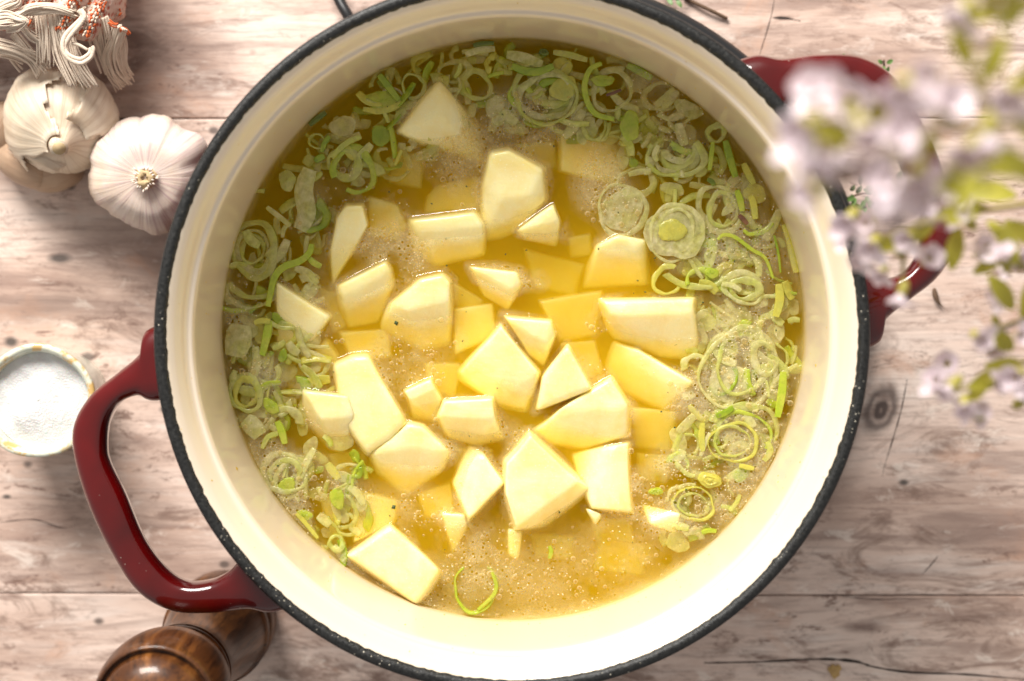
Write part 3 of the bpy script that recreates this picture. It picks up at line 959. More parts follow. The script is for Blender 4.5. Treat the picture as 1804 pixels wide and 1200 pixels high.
leek(SL, "thin open green leek loop at the bottom of the soup", [(rg(838, 1036, 40, 40, 0, h=0.5, th=0.8, a0=120, a1=420), 'l'), (st([(866, 1008), (874, 1030), (868, 1050), (842, 1074)], 7, 1.1), 'l')])
leek(SP, "green leek sliver above the open green loop's right side", [(st([(968, 962), (971, 972), (968, 984)], 8, 0.4), 'l')])
leek(CH, "light green leek chunk at the lower left between foam and potatoes", [(dc(594, 878, 13, 19, 0, h=0.2), 'l')])
leek(RN, "tiny pale leek ring by the lower left wall", [(rg(592, 957, 12, 12, h=0.6), 'p')])
leek(SP, "yellow leek curl along the lower left wall", [(st([(522, 905), (532, 915), (545, 930), (560, 948)], 8, 0.6), 'y')])
leek(CH, "olive leek flake above the yellow curl by the lower left wall", [(dc(536, 908, 15, 9, -20, h=-0.2), 'l')])
leek(SL, "foam covered leek ring by the lower left wall", [(rg(500, 834, 38, 34, 0, h=0.5), 'w'), (rg(502, 836, 28, 24, 0, h=0.4), 'p'), (dc(506, 856, 14, 16, 0, h=0.3), 'l')])
leek(SP, "light green leek strip leaning above the foam covered ring at the left", [(st([(488, 742), (496, 760), (502, 782)], 14, 0.8), 'l')])
leek(CH, "green leek flake left of the shaded potato cube", [(dc(477, 716, 18, 10, -40, h=0.1), 'l')])
leek(SP, "pale leek strip bending above the light green strip at the left", [(st([(462, 790), (472, 770), (490, 764)], 10, 0.5), 'p')])
leek(SL, "leek ring with an olive hollow by the left wall", [(rg(432, 694, 26, 32, 0, h=0.7), 'p'), (rg(434, 692, 20, 25, 0, h=0.4), 'y')])
leek(CH, "pale flat leek square by the left wall", [(st([(424, 572), (420, 595), (414, 628)], 46, -0.2, zs=(-.3, .3, 0)), 'w')])
leek(CH, "pale leek flake below the ring with the olive hollow", [(st([(432, 738), (446, 752), (458, 768)], 34, -0.4), 'w')])
leek(SP, "ribbed green leek strip hanging beside the flat pale potato triangle", [(st([(474, 565), (470, 590), (462, 626)], 15, 0.6, ribs=0.25), 'l')])
leek(SP, "small yellow leek strip across the top of the ribbed green strip", [(st([(448, 569), (460, 565), (476, 567)], 11, 1.2), 'y')])
leek(SP, "bright green leek ribbon curling above the flat pale potato triangle", [(st([(549, 430), (545, 445), (528, 460), (500, 470), (484, 488), (476, 518), (472, 540)], 13, 0.9), 'l')])
leek(SL, "dim double leek ring in the shade of the left wall", [(rg(447, 440, 40, 46, 10, h=-0.5), 'p'), (rg(446, 442, 30, 34, 10, h=-0.8), 'w'), (rg(445, 440, 20, 23, 10, h=-1.0), 'p')])
leek(SL, "dim leek half slice of wide arcs below the double ring at the left wall", [(rg(448, 500, 52, 40, 0, h=-0.6, a0=180, a1=350), 'w'), (rg(448, 495, 42, 30, 0, h=-0.6, a0=185, a1=345), 'p')])
leek(SP, "foamy translucent leek strip slanting at the upper left", [(st([(546, 298), (535, 335), (540, 375), (528, 405)], 34, 0.0), 'w')])
leek(SP, "thin white leek thread slanting along the dark upper left wall", [(st([(470, 365), (492, 382), (512, 398)], 10, 0.6), 'w')])
leek(SL, "green edged leek ring at the upper left of the soup", [(rg(622, 300, 36, 38, 0, h=0.5, a0=-110, a1=200), 'l'), (rg(606, 288, 26, 24, 0, h=0.3), 'p')])
leek(RN, "small brownish leek ring in the dark upper left corner of the soup", [(rg(728, 152, 20, 20, h=0.3, th=1.2), 'p')])
leek(SP, "straight green leek strip left of the small brownish ring", [(st([(668, 132), (682, 150), (702, 176)], 13, 0.6), 'g')])
leek(CH, "olive leek flake below the straight green strip at the upper left", [(dc(676, 178, 34, 17, 0, h=-0.6), 'l')])
leek(SP, "dull leek strip curving above the olive flake at the upper left", [(st([(640, 192), (665, 196), (692, 190), (708, 180)], 12, -0.4), 'y')])
leek(SP, "glinting leek sliver over the green edged ring at the upper left", [(st([(584, 278), (602, 258), (622, 246), (636, 242)], 10, 1.3), 'p')])
leek(SP, "dark green leek strip on the upper left waterline", [(st([(545, 220), (560, 208), (574, 198)], 11, -0.3), 'd')])
leek(SP, "second dark green leek strip, lower on the upper left waterline", [(st([(566, 268), (572, 252), (580, 240)], 10, -0.4), 'g')])
leek(RN, "tiny leek ring beside the dark green strips at the upper left", [(rg(558, 249, 13, 13, h=0.3, th=.8), 'p')])
leek(CH, "squarish dull leek flake near the upper left waterline", [(dc(506, 318, 14, 20, 20, h=-0.5), 'p')])
leek(RN, "dull olive leek ring above the large yellow potato wedge", [(rg(838, 150, 26, 24, 0, h=-1.0), 'p')])
leek(RN, "second dull leek ring at the top, left of the dull olive one", [(rg(800, 126, 26, 18, 0, h=-1.4), 'w')])
leek(SP, "dark green leek strip on the top waterline of the soup", [(st([(834, 80), (850, 77), (870, 76)], 9, 0.4), 'd')])
leek(SP, "pale leek strip just below the dark green strip at the top waterline", [(st([(820, 96), (845, 88), (872, 86)], 13, -0.2), 'w')])
leek(CH, "dark green leek speck near the top waterline of the soup", [(dc(958, 92, 9, 6, 0, h=0.5), 'd')])
leek(SP, "yellowish leek strip along the top right waterline", [(st([(975, 92), (1005, 97), (1035, 106)], 12, -0.6), 'p')])
leek(CH, "white leek lump sitting at the top of the foam right of the large yellow potato", [(dc(872, 190, 16, 22, 10, h=-0.6), 'w')])
leek(CH, "small cloudy leek lump in the foam left of the sunken square potato", [(dc(878, 212, 11, 10, 0, h=0.2), 'w')])
leek(RN, "foamy white leek ring below the layered half slice", [(rg(1120, 320, 30, 24, 0, h=-1.0), 'w')])
leek(SP, "green herb like leek scrap below the light green strip by the upper right wall", [(st([(1246, 316), (1254, 320), (1258, 327)], 9, 1.0), 'd')])

leek(SP, "thin yellow leek shred stuck to the cream wall below the soup", [(st([(1018, 1111), (1042, 1109), (1062, 1102), (1095, 1097), (1116, 1104)], 7, 0.2, base=SOUP + 0.012), 'y')])

# uncountable sunken shreds and mush of leek between the pieces
parts = {k: [] for k in 'wplgy'}
C0 = P(904, 584, SOUP)
for i in range(900):
    a = rng.uniform(0, 2 * math.pi)
    wt = 0.5 + 0.5 * math.cos(a - R(20))
    lo = 0.60 + 0.16 * abs(math.sin(a / 2)) if math.cos(a) > -0.2 else 0.68
    f = rng.uniform(lo, 0.975)
    px, py = 904 + 512 * f * math.cos(a), 584 - 512 * f * math.sin(a)
    if 640 < px < 1190 and py > 700: continue
    if px < 720 and py < 560 and rng.random() < 0.12: continue
    h = rng.uniform(-3.6, 0.1)
    k = rng.choice('wwwwwpppplyg')
    sz = rng.uniform(9, 30)
    t = rng.random()
    if t < 0.33:
        a0 = rng.uniform(0, 360)
        parts[k].append(rg(px, py, sz, None, rng.uniform(0, 180), h=h, hh=2.2, th=rng.uniform(1.2, 3.2), a0=a0, a1=a0 + rng.uniform(60, 250)))
    elif t < 0.8:
        b = rng.uniform(0, math.pi)
        d = np.array([math.cos(b), math.sin(b)]) * sz
        nn = np.array([-d[1], d[0]]) * rng.uniform(-.3, .3)
        p0 = np.array([px, py])
        parts[k].append(st([tuple(p0 - d), tuple(p0 + nn), tuple(p0 + d)], rng.uniform(6, 20), h, 0.4, rng.uniform(-.6, .6)))
    else:
        parts[k].append(dc(px, py, sz * .8, sz * rng.uniform(.35, .8), rng.uniform(0, 180), h=h - 0.8, hh=0.6, dome=0.15))
shreds = empty('leek_shreds', (C0.x, C0.y, SOUP))
tag(shreds, 'mass of sunken pale leek shreds filling the broth round the pot wall', 'leek shreds', kind='stuff')
for k, ps in parts.items():
    if ps:
        fix_normals(obj('shred_mass', *join(ps), LM[k], shreds))['kind'] = 'stuff'

# ================================================================== FOAM
m = NT('foam film bubbles')
m.p(Base_Color=(0.96, 0.88, 0.60), Roughness=0.35, Specular_IOR_Level=0.5)
tp = m.n('ShaderNodeBsdfTransparent')
tl = m.n('ShaderNodeBsdfTranslucent'); tl.inputs[0].default_value = (0.84, 0.74, 0.50, 1)
m.surface(m.mixsh(0.25, m.mixsh(0.35, m.b.outputs[0], tl.outputs[0]), tp.outputs[0]))
m.b.inputs['Specular IOR Level'].default_value = 0.08
M_foam = m.m
m = NT('clear bubbles')
lw = m.n('ShaderNodeLayerWeight'); lw.inputs[0].default_value = 0.35
m.p(Base_Color=(0.84, 0.73, 0.45), Roughness=0.1, Specular_IOR_Level=0.4)
tp = m.n('ShaderNodeBsdfTransparent'); tp.inputs[0].default_value = (0.96, 0.9, 0.72, 1)
m.surface(m.mixsh(m.math('ADD', m.math('MULTIPLY', lw.outputs['Facing'], 0.75), 0.04), tp.outputs[0], m.b.outputs[0]))
M_bub = m.m

FOAM = [(800,290,75,1),(760,265,55,.9),(860,250,60,.8),(870,210,60,1),(905,215,60,1),(950,215,55,1),(1000,205,45,.9),(1060,290,55,1),(1040,340,50,.9),(1096,370,55,1.1),(1080,330,40,.8),(1190,445,45,.9),
 (1230,440,45,.7),(1290,330,50,.8),(1310,400,70,.9),(1270,450,50,.8),(1350,460,60,.8),(1310,560,70,1),(1290,620,80,1.1),(1330,700,80,1),(1260,720,60,1),(1230,690,40,.8),(1290,790,70,.9),(1340,820,70,.8),(1200,850,70,1),(1190,900,60,.9),
 (1270,880,70,.9),(1120,880,50,0.36),(1100,940,70,0.36),(1020,960,70,0.38),(960,1010,90,0.40),(880,960,60,0.50),(870,1010,70,0.5),(940,1060,80,0.42),(1050,1040,90,0.40),(1150,990,70,0.50),(820,960,60,.7),(760,900,50,.6),(720,890,60,.7),(820,1030,60,0.58),(740,1080,60,.5),
 (700,430,60,1),(730,470,35,.9),(720,410,45,.9),(690,460,45,.9),(640,350,40,1.0),(690,350,40,.8),(640,420,40,.7),(560,340,40,.7),(530,390,40,.7),(610,300,40,.6),(560,470,35,.5),(560,530,35,.8),(590,590,35,.6),
 (440,640,50,.9),(420,560,50,.8),(470,660,45,.8),(440,500,60,.5),(480,800,55,1),(500,850,60,1),(450,740,50,.7),(540,900,50,.8),(560,830,45,.7),(640,880,50,.6),(590,860,40,.7),(550,730,35,.5),(520,690,40,.6),
 (690,610,45,.8),(720,640,45,.6),(770,650,40,.6),(750,610,35,.6),(690,690,40,.6),(800,790,40,.5),(900,760,35,.7),(880,480,30,.5),(950,495,30,.7),(810,600,30,.6),(1050,570,30,.8),(1050,640,40,.5),(1100,740,40,.6),(1140,650,30,.4),(1200,720,40,.8),(1170,820,45,.7),
 (1110,850,40,.6),(1130,150,60,.6),(1170,230,60,.8),(1230,260,40,.7),(650,240,35,.4),(900,110,40,.3),(1000,420,25,.4),(760,740,30,.3),(960,590,25,.3),(540,620,25,.4)]
fa = np.array(FOAM, float)
def edge_dist(x, y):
    d = np.full(len(x), 1.0)
    for poly in WATER:
        c = poly.mean(axis=0)
        near = np.hypot(x - c[0], y - c[1]) < 0.028
        xs, ys = x[near], y[near]
        dd = d[near]
        n = len(poly)
        for i in range(n):
            a, b = poly[i], poly[(i + 1) % n]
            e = b - a
            t = np.clip(((xs - a[0]) * e[0] + (ys - a[1]) * e[1]) / (e @ e + 1e-12), 0, 1)
            dd = np.minimum(dd, np.hypot(xs - a[0] - t * e[0], ys - a[1] - t * e[1]))
        d[near] = dd
    return d


kx = mpp(SOUP)
blob = np.array([(*P(x, y, SOUP)[:2], r * kx, s) for x, y, r, s in FOAM])
NC = 330000
ang = nrng.random(NC) * 2 * np.pi
rad = np.sqrt(nrng.random(NC)) * (RS - 0.0006)
X, Y = rad * np.cos(ang), rad * np.sin(ang)
dens = np.zeros(NC)
for bx, by, br, s in blob:
    d2 = ((X - bx) ** 2 + (Y - by) ** 2) / (br * br)
    dens += s * np.exp(-d2 * 1.6)
edge = np.clip((rad - (RS - 0.0055)) / 0.005, 0, 1)
dens = np.minimum(dens, 1.15) + edge * 0.4
dens += 0.5 * np.exp(-(edge_dist(X, Y) / 0.0025) ** 2)


def vnoise(x, y, f, seed):
    g = np.random.default_rng(seed).random((64, 64))
    u, v = x * f + 1000.3, y * f + 1000.7
    i, j = np.floor(u).astype(int), np.floor(v).astype(int)
    a, b = u - i, v - j
    a, b = a * a * (3 - 2 * a), b * b * (3 - 2 * b)
    G = lambda p, q: g[p % 64, q % 64]
    return (G(i, j) * (1 - a) + G(i + 1, j) * a) * (1 - b) + (G(i, j + 1) * (1 - a) + G(i + 1, j + 1) * a) * b


pat = 0.5 * vnoise(X, Y, 140, 1) + 0.3 * vnoise(X, Y, 330, 2) + 0.2 * vnoise(X, Y, 800, 3)
pr = np.clip(dens * 1.25 - 0.42, 0, 1.2) * np.clip((pat - 0.33) * 4.2, 0, 1)
keep = nrng.random(NC) < pr * 0.055
X, Y, pat, dens = X[keep], Y[keep], pat[keep], dens[keep]
# big clear bubbles sit in the foam and push the small ones away
bigs = []
idx = nrng.permutation(len(X))
for i in idx[:6000]:
    if len(bigs) > 1100: break
    r = 0.00032 + 0.0004 * nrng.random() ** 2 + (0.0008 * nrng.random() if nrng.random() < 0.30 else 0)
    if math.hypot(X[i], Y[i]) > RS - r - .0005: continue
    if in_water(X[i], Y[i], 0.0005): continue
    ok = True
    for (bx, by, br) in bigs:
        if (bx - X[i]) ** 2 + (by - Y[i]) ** 2 < (br + r) ** 2:
            ok = False
            break
    if ok: bigs.append((X[i], Y[i], r))
B = np.array(bigs)
mask = np.ones(len(X), bool)
for bx, by, br in bigs:
    mask &= ((X - bx) ** 2 + (Y - by) ** 2) > (br * 1.05) ** 2
X, Y = X[mask], Y[mask]
# drop the ones inside a chunk's waterline
mask = np.ones(len(X), bool)
for poly in WATER:
    ins = np.ones(len(X), bool)
    n = len(poly)
    for i in range(n):
        a, b = poly[i], poly[(i + 1) % n]
        e = b - a
        d = (e[0] * (Y - a[1]) - e[1] * (X - a[0])) / (np.linalg.norm(e) + 1e-9)
        ins &= d > 0.0001
    mask &= ~ins
X, Y = X[mask], Y[mask]
print('bubbles', len(X), len(bigs))


def dome_template(n, zs):
    V, F = [], []
    for (r, z) in zs:
        for k in range(n):
            a = 2 * math.pi * (k + 0.5) / n
            V.append((r * math.cos(a), r * math.sin(a), z))
    V.append((0, 0, 1.0))
    for l in range(len(zs) - 1):
        for k in range(n):
            j = (k + 1) % n
            F.append((l * n + k, l * n + j, (l + 1) * n + j))
            F.append((l * n + k, (l + 1) * n + j, (l + 1) * n + k))
    t = len(V) - 1
    for k in range(n):
        F.append(((len(zs) - 1) * n + k, (len(zs) - 1) * n + (k + 1) % n, t))
    return np.array(V), np.array(F)


def instanced_mesh(name, X, Y, Rr, z0, tmpl, mat, parent):
    tv, tf = tmpl
    n, kv = len(X), len(tv)
    V = tv[None] * Rr[:, None, None]
    V[:, :, 0] += X[:, None]
    V[:, :, 1] += Y[:, None]
    V[:, :, 2] += z0 if np.isscalar(z0) else z0[:, None]
    V = V.reshape(-1, 3)
    V[:, 0] -= parent.location.x; V[:, 1] -= parent.location.y; V[:, 2] -= parent.location.z
    Fc = (tf[None] + (np.arange(n) * kv)[:, None, None]).reshape(-1, 3)
    me = bpy.data.meshes.new(name)
    me.vertices.add(len(V)); me.vertices.foreach_set('co', V.ravel())
    me.loops.add(Fc.size); me.loops.foreach_set('vertex_index', Fc.ravel())
    me.polygons.add(len(Fc))
    me.polygons.foreach_set('loop_start', np.arange(len(Fc)) * 3)
    me.polygons.foreach_set('use_smooth', np.ones(len(Fc), bool))
    me.update(); me.validate()
    me.materials.append(mat)
    o = bpy.data.objects.new(name, me)
    COL.objects.link(o)
    o.parent = parent
    o['kind'] = 'stuff'
    return o


# the continuous film between the bubbles: small cells, left out where the film has thinned or a bubble sits
def foam_density(x, y):
    d = np.zeros(len(x))
    for bx, by, br, s_ in blob:
        d += s_ * np.exp(-((x - bx) ** 2 + (y - by) ** 2) / (br * br) * 1.6)
    rr_ = np.hypot(x, y)
    return np.minimum(d, 1.15) + np.clip((rr_ - (RS - 0.0055)) / 0.005, 0, 1) * 0.5


CS = 0.00050
nn_ = int(2 * RS / CS) + 1
gi, gj = np.meshgrid(np.arange(nn_ + 1), np.arange(nn_ + 1), indexing='ij')
fx, fy = (-RS + gi * CS).ravel(), (-RS + gj * CS).ravel()
fd = foam_density(fx, fy)
fd = fd + 0.85 * np.exp(-(edge_dist(fx, fy) / 0.0028) ** 2) * (0.25 + 1.1 * vnoise(fx, fy, 60, 31))
fp = 0.55 * vnoise(fx, fy, 95, 21) + 0.3 * vnoise(fx, fy, 240, 22) + 0.15 * vnoise(fx, fy, 600, 23)
al = np.clip(fd * 1.05 - 0.22, 0, 1.0) * np.clip((fp - 0.27) * 3.2, 0.0, 1)
al = np.where(np.hypot(fx, fy) < RS - 0.0004, al, 0)
inpot = np.zeros(len(fx), bool)
for poly in WATER:
    ins = np.ones(len(fx), bool)
    n = len(poly)
    for i in range(n):
        a, b = poly[i], poly[(i + 1) % n]
        e = b - a
        ins &= (e[0] * (fy - a[1]) - e[1] * (fx - a[0])) / (np.linalg.norm(e) + 1e-9) > 0.0006
    inpot |= ins
vid = np.arange((nn_ + 1) ** 2).reshape(nn_ + 1, nn_ + 1)
quads = np.stack([vid[:-1, :-1], vid[1:, :-1], vid[1:, 1:], vid[:-1, 1:]], -1).reshape(-1, 4)
quads = quads[(al[quads].min(1) > 0.02) & (~inpot[quads].all(1))]
used = np.unique(quads)
remap = np.full((nn_ + 1) ** 2, -1); remap[used] = np.arange(len(used))
quads = remap[quads]
film_v = np.column_stack([fx[used], fy[used], 0.00006 + 0.00006 * np.sin(fx[used] * 1900) * np.sin(fy[used] * 1700)])
film_a = al[used]
print('film cells', len(quads))
foam = empty('foam', (0, 0, SOUP))
tag(foam, 'pale beige foam of fine bubbles drifting in patches on the broth', 'foam', kind='stuff')
me = bpy.data.meshes.new('foam_film')
me.vertices.add(len(film_v)); me.vertices.foreach_set('co', film_v.ravel())
me.loops.add(quads.size); me.loops.foreach_set('vertex_index', quads.ravel())
me.polygons.add(len(quads)); me.polygons.foreach_set('loop_start', np.arange(len(quads)) * 4)
me.polygons.foreach_set('use_smooth', np.ones(len(quads), bool))
at = me.attributes.new('film', 'FLOAT', 'POINT'); at.data.foreach_set('value', film_a)
me.update()
m = NT('foam film')
v = m.coord('Object')
an = m.n('ShaderNodeAttribute'); an.attribute_name = 'film'
tl = m.n('ShaderNodeBsdfTranslucent'); tl.inputs[0].default_value = (0.98, 0.90, 0.62, 1)
tp = m.n('ShaderNodeBsdfTransparent')
fine = m.ramp(m.voro(v, 950), [(0.20, 0.35), (0.38, 1.0), (0.55, 0.75)])
pins = m.ramp(m.voro(v, 440), [(0.21, 0.0), (0.28, 1.3), (0.36, 0.85), (0.6, 0.75)])
wisps = m.ramp(m.noise(v, 260, 6, 0.65), [(0.34, 0.55), (0.60, 1.0)])
fa_ = m.math('MULTIPLY', m.math('MULTIPLY', an.outputs['Fac'], 0.70), m.math('MULTIPLY', m.math('MULTIPLY', fine, pins), wisps))
m.p(Base_Color=(0.96, 0.89, 0.60), Roughness=0.4, Specular_IOR_Level=0.2)
m.bump(m.math('SUBTRACT', 1.0, m.voro(v, 1050)), 0.4, 0.0005)
m.surface(m.mixsh(fa_, tp.outputs[0], m.mixsh(0.5, m.b.outputs[0], tl.outputs[0])))
me.materials.append(m.m)
o = bpy.data.objects.new('foam_film', me); COL.objects.link(o); o.parent = foam; o['kind'] = 'stuff'
rs = 0.00018 + 0.00020 * nrng.random(len(X)) ** 2
instanced_mesh('fine_bubbles', X, Y, rs, SOUP - 0.00002 + nrng.random(len(X)) * 0.0001, dome_template(6, [(1.0, 0.0), (0.75, 0.66)]), M_foam, foam)
instanced_mesh('clear_bubbles', B[:, 0], B[:, 1], B[:, 2], SOUP, dome_template(14, [(1.0, 0.0), (0.94, 0.35), (0.75, 0.66), (0.42, 0.9)]), M_bub, foam)

# herb and pepper flecks
m = NT('herb flecks'); m.p(Base_Color=(0.05, 0.075, 0.018), Roughness=0.6); M_herb = m.m
parts = []
for i in range(105):
    a, f = rng.uniform(0, 6.28), math.sqrt(rng.random()) * 0.97
    px, py = 904 + 512 * f * math.cos(a), 584 + 512 * f * math.sin(a)
    q = P(px, py, SOUP + 0.0004)
    if in_water(q.x, q.y, -0.0002) and rng.random() < 0.9: continue
    l = rng.uniform(.00025, .0006) * (1.9 if rng.random() < .08 else 1)
    w = l * rng.uniform(.4, .9)
    b = rng.uniform(0, 3.14)
    V = []
    for (u, v_, z) in ((1, 0, 0), (0.2, 1, .0001), (-1, .2, 0), (-.1, -1, .0001), (0, 0, .0003), (0, 0, -.0002)):
        V.append((q.x + (u * l * math.cos(b) - v_ * w * math.sin(b)), q.y + (u * l * math.sin(b) + v_ * w * math.cos(b)), q.z + z))
    parts.append((V, [(0, 1, 4), (1, 2, 4), (2, 3, 4), (3, 0, 4), (1, 0, 5), (2, 1, 5), (3, 2, 5), (0, 3, 5)]))
o = obj('herb_flecks', *join(parts), M_herb)
tag(o, 'tiny dark green herb flecks scattered over the soup', 'herbs', kind='stuff')

# ================================================================== GARLIC
def garlic_material(name, base, tan, streak, sk=0.5):
    m = NT(name)
    uv = m.coord('UV')
    mp1 = m.n('ShaderNodeMapping'); m.t.links.new(uv, mp1.inputs[0]); mp1.inputs['Scale'].default_value = (46, 1.3, 1)
    mp2 = m.n('ShaderNodeMapping'); m.t.links.new(uv, mp2.inputs[0]); mp2.inputs['Scale'].default_value = (110, 2.0, 1)
    s1 = m.noise(mp1.outputs[0], 1.0, 4, 0.6)
    s2 = m.noise(mp2.outputs[0], 1.0, 3, 0.6)
    b = m.noise(m.coord('Object'), 45, 5, 0.6)
    c = m.mix(m.ramp(b, [(0.42, 0.0), (0.68, 0.8)]), base, tan)
    c = m.mix(m.ramp(s1, [(0.52, 0.0), (0.68, sk)]), c, streak)
    c = m.mix(m.ramp(s2, [(0.56, 0.0), (0.70, sk * 0.8)]), c, streak)
    m.p(Base_Color=c, Roughness=0.42, Specular_IOR_Level=0.4)
    m.b.inputs['Subsurface Weight'].default_value = 0.15
    m.b.inputs['Subsurface Radius'].default_value = (1, .7, .5)
    m.b.inputs['Subsurface Scale'].default_value = 0.003
    m.bump(m.math('ADD', s1, m.math('MULTIPLY', s2, 0.6)), 0.35, 0.0010)
    return m.m


M_g1 = garlic_material('garlic skin cream', (0.66, 0.55, 0.43), (0.56, 0.42, 0.28), (0.42, 0.28, 0.18), 0.5)
M_g2 = garlic_material('garlic skin purple veined', (0.66, 0.56, 0.50), (0.62, 0.47, 0.33), (0.40, 0.24, 0.26), 0.65)
M_clove = garlic_material('garlic clove skin', (0.44, 0.30, 0.20), (0.36, 0.23, 0.15), (0.28, 0.17, 0.11), 0.4)
m = NT('garlic stem end'); m.p(Base_Color=m.mix(m.noise(m.coord('Object'), 500, 3), (0.62, 0.48, 0.27), (0.30, 0.20, 0.10)), Roughness=0.8); M_gst = m.m


def bulb_mesh(cx, cy, cz, rad, hz, axis, lobes, amp, seed, neck=0.16, nu=96, nv=40, rise=0.16):
    """garlic bulb: axis is the neck direction; lobes list of (angle, width, height)"""
    rr = random.Random(seed)
    ph = [rr.random() * 6.28 for _ in range(8)]
    ax = Vector(axis).normalized()
    q = Vector((0, 0, 1)).rotation_difference(ax)
    V, F, UV = [], [], []
    for j in range(nv + 1):
        t = j / nv                      # 0 root, 1 neck
        p = math.pi * t
        prof = math.sin(p) ** 0.72
        z = -math.cos(p)
        if z > 0.0: z = z * (1.0)
        nk = max(0.0, (t - 0.86) / 0.14) ** 0.8
        for i in range(nu + 1):
            a = 2 * math.pi * i / nu
            lb = 0.0
            for (la, lw_, lh) in lobes:
                d = (a - la + math.pi) % (2 * math.pi) - math.pi
                lb += lh * math.exp(-(d / lw_) ** 2)
            crease = -amp * abs(math.sin(a * 4.5 + ph[1] + 0.4 * math.sin(2 * a + ph[2]))) ** 6
            fold = 0.010 * math.sin(23 * a + ph[3] + 2 * t) + 0.007 * math.sin(41 * a + ph[4])
            r = rad * (prof * (1 + (lb + crease) * math.sin(p) ** 0.6 + fold * (0.4 + 0.6 * t)))
            r = r * (1 - nk) + nk * rad * neck * 0.8 + (neck * rad * 0.2 if t > 0.9 else 0)
            zz = hz * (z * (0.86 if z < 0 else 1.0) - 0.10 * math.exp(-((t - 0.93) / 0.05) ** 2) + rise * nk)
            v = q @ Vector((r * math.cos(a), r * math.sin(a), zz))
            V.append((cx + v.x, cy + v.y, cz + v.z))
            UV.append((i / nu, t))
    for j in range(nv):
        for i in range(nu):
            b = j * (nu + 1) + i
            F.append((b, b + 1, b + nu + 2, b + nu + 1))
    top = (nv) * (nu + 1)
    F.append(tuple(range(top, top + nu)))
    return V, F, UV, q


def uvobj(name, V, F, UV, mat, parent):
    o = obj(name, V, F, mat, parent)
    l = o.data.uv_layers.new(name='UVMap')
    for lp in o.data.loops:
        l.data[lp.index].uv = UV[lp.vertex_index]
    return o


# -- white purple veined bulb, right
gz = 0.021
c2 = P(264, 306, gz)
g2 = tag(empty('garlic_bulb', (c2.x, c2.y, 0)), 'white purple veined garlic bulb leaning against the pot', 'garlic', 'garlic bulbs by the pot')
k = mpp(gz)
lob = [(R(70), .35, .05), (R(30), .26, .13), (R(52), .12, -.05), (R(150), .45, .08), (R(200), .40, .07), (R(240), .25, -.06), (R(280), .4, .08), (R(105), .2, .03)]
V, F, UV, q = bulb_mesh(c2.x, c2.y, gz, 101 * k, 0.0215, (0.14, -0.13, 1), lob, 0.05, 3, 0.09, rise=0.05)
uvobj('bulb', V, F, UV, M_g2, g2)
nkv = np.mean(np.array(V[-97:]), axis=0)
nk = Vector(nkv)
dz = nk.z - 0.0398
obj('stem', *lathe([(r_, z + dz) for r_, z in [(0.0044, 0.038), (0.0036, 0.0402), (0.0028, 0.0412), (0.0017, 0.0413), (0.0011, 0.0400), (0.0, 0.0395)]], 20, (nk.x, nk.y), wob=lambda i, a: 0.0005 * math.sin(3 * a + i) + 0.0003 * math.sin(7 * a)), M_gst, g2)
parts = []
for i in range(26):
    a = i * 2.4
    r0 = rng.uniform(0.002, 0.0045)
    p0 = Vector((nk.x + r0 * math.cos(a), nk.y + r0 * math.sin(a), 0.0405 + dz - r0 * .25))
    p1 = p0 + Vector((math.cos(a) * .0018, math.sin(a) * .0018, rng.uniform(0, .0008)))
    parts.append(tube([p0, (p0 + p1) / 2 + Vector((0, 0, .0006)), p1], [.0004, .00045, .0002], 5))
obj('root_stub', *join(parts), M_g2, g2)

# -- cream bulb, left, tilted with its cut stem towards the lower right
gz = 0.021
c1 = P(108, 212, gz)
k = mpp(gz)
g1 = tag(empty('garlic_bulb', (c1.x, c1.y, 0)), 'cream garlic bulb with torn skin and a cut stem under the cloth fringe', 'garlic', 'garlic bulbs by the pot')
lob = [(R(130), .5, .07), (R(20), .5, .04), (R(320), .45, .06), (R(75), .3, -.03), (R(190), .4, .03)]
AX1 = (0.24, -0.52, 1)
V, F, UV, q = bulb_mesh(c1.x, c1.y, gz, 92 * k, 0.0222, AX1, lob, 0.035, 8, 0.17, rise=0.34)
uvobj('bulb', V, F, UV, M_g1, g1)


def skin_layer(off, a0, a1, t0, t1, seed, lift=0.0012):
    # a torn sheet of outer skin: the bulb's own surface a little further out, with ragged edges
    rr = random.Random(seed)
    Vs, Fs, UVs, _ = bulb_mesh(c1.x, c1.y, gz, 92 * k * off, 0.0222 * off, AX1, lob, 0.02, 8, 0.19, rise=0.34)
    ph = [rr.random() * 6.28 for _ in range(4)]
    keep = []
    for f in Fs[:-1]:
        u = UVs[f[0]][0] * 360
        t = UVs[f[0]][1]
        lo = a0 + 9 * math.sin(t * 17 + ph[0]) + 5 * math.sin(t * 41 + ph[1])
        hi = a1 + 9 * math.sin(t * 15 + ph[2]) + 5 * math.sin(t * 37 + ph[3])
        tl_ = t0 + 0.03 * math.sin(u * .12 + ph[0]) + .015 * math.sin(u * .4 + ph[1])
        if lo < u < hi and tl_ < t < t1: keep.append(f)
    ids = sorted({i for f in keep for i in f})
    mp_ = {i: n_ for n_, i in enumerate(ids)}
    VV = []
    for i in ids:
        u, t = UVs[i][0] * 360, UVs[i][1]
        e = min(u - a0, a1 - u) / 40.0
        l_ = lift * max(0, 1 - e) ** 2
        d = (Vector(Vs[i]) - Vector((c1.x, c1.y, gz))).normalized()
        VV.append(tuple(Vector(Vs[i]) + d * l_))
    o = uvobj('skin_layer', VV, [tuple(mp_[i] for i in f) for f in keep], [UVs[i] for i in ids], M_g1, g1)
    md = o.modifiers.new('thickness', 'SOLIDIFY'); md.thickness = 0.00035


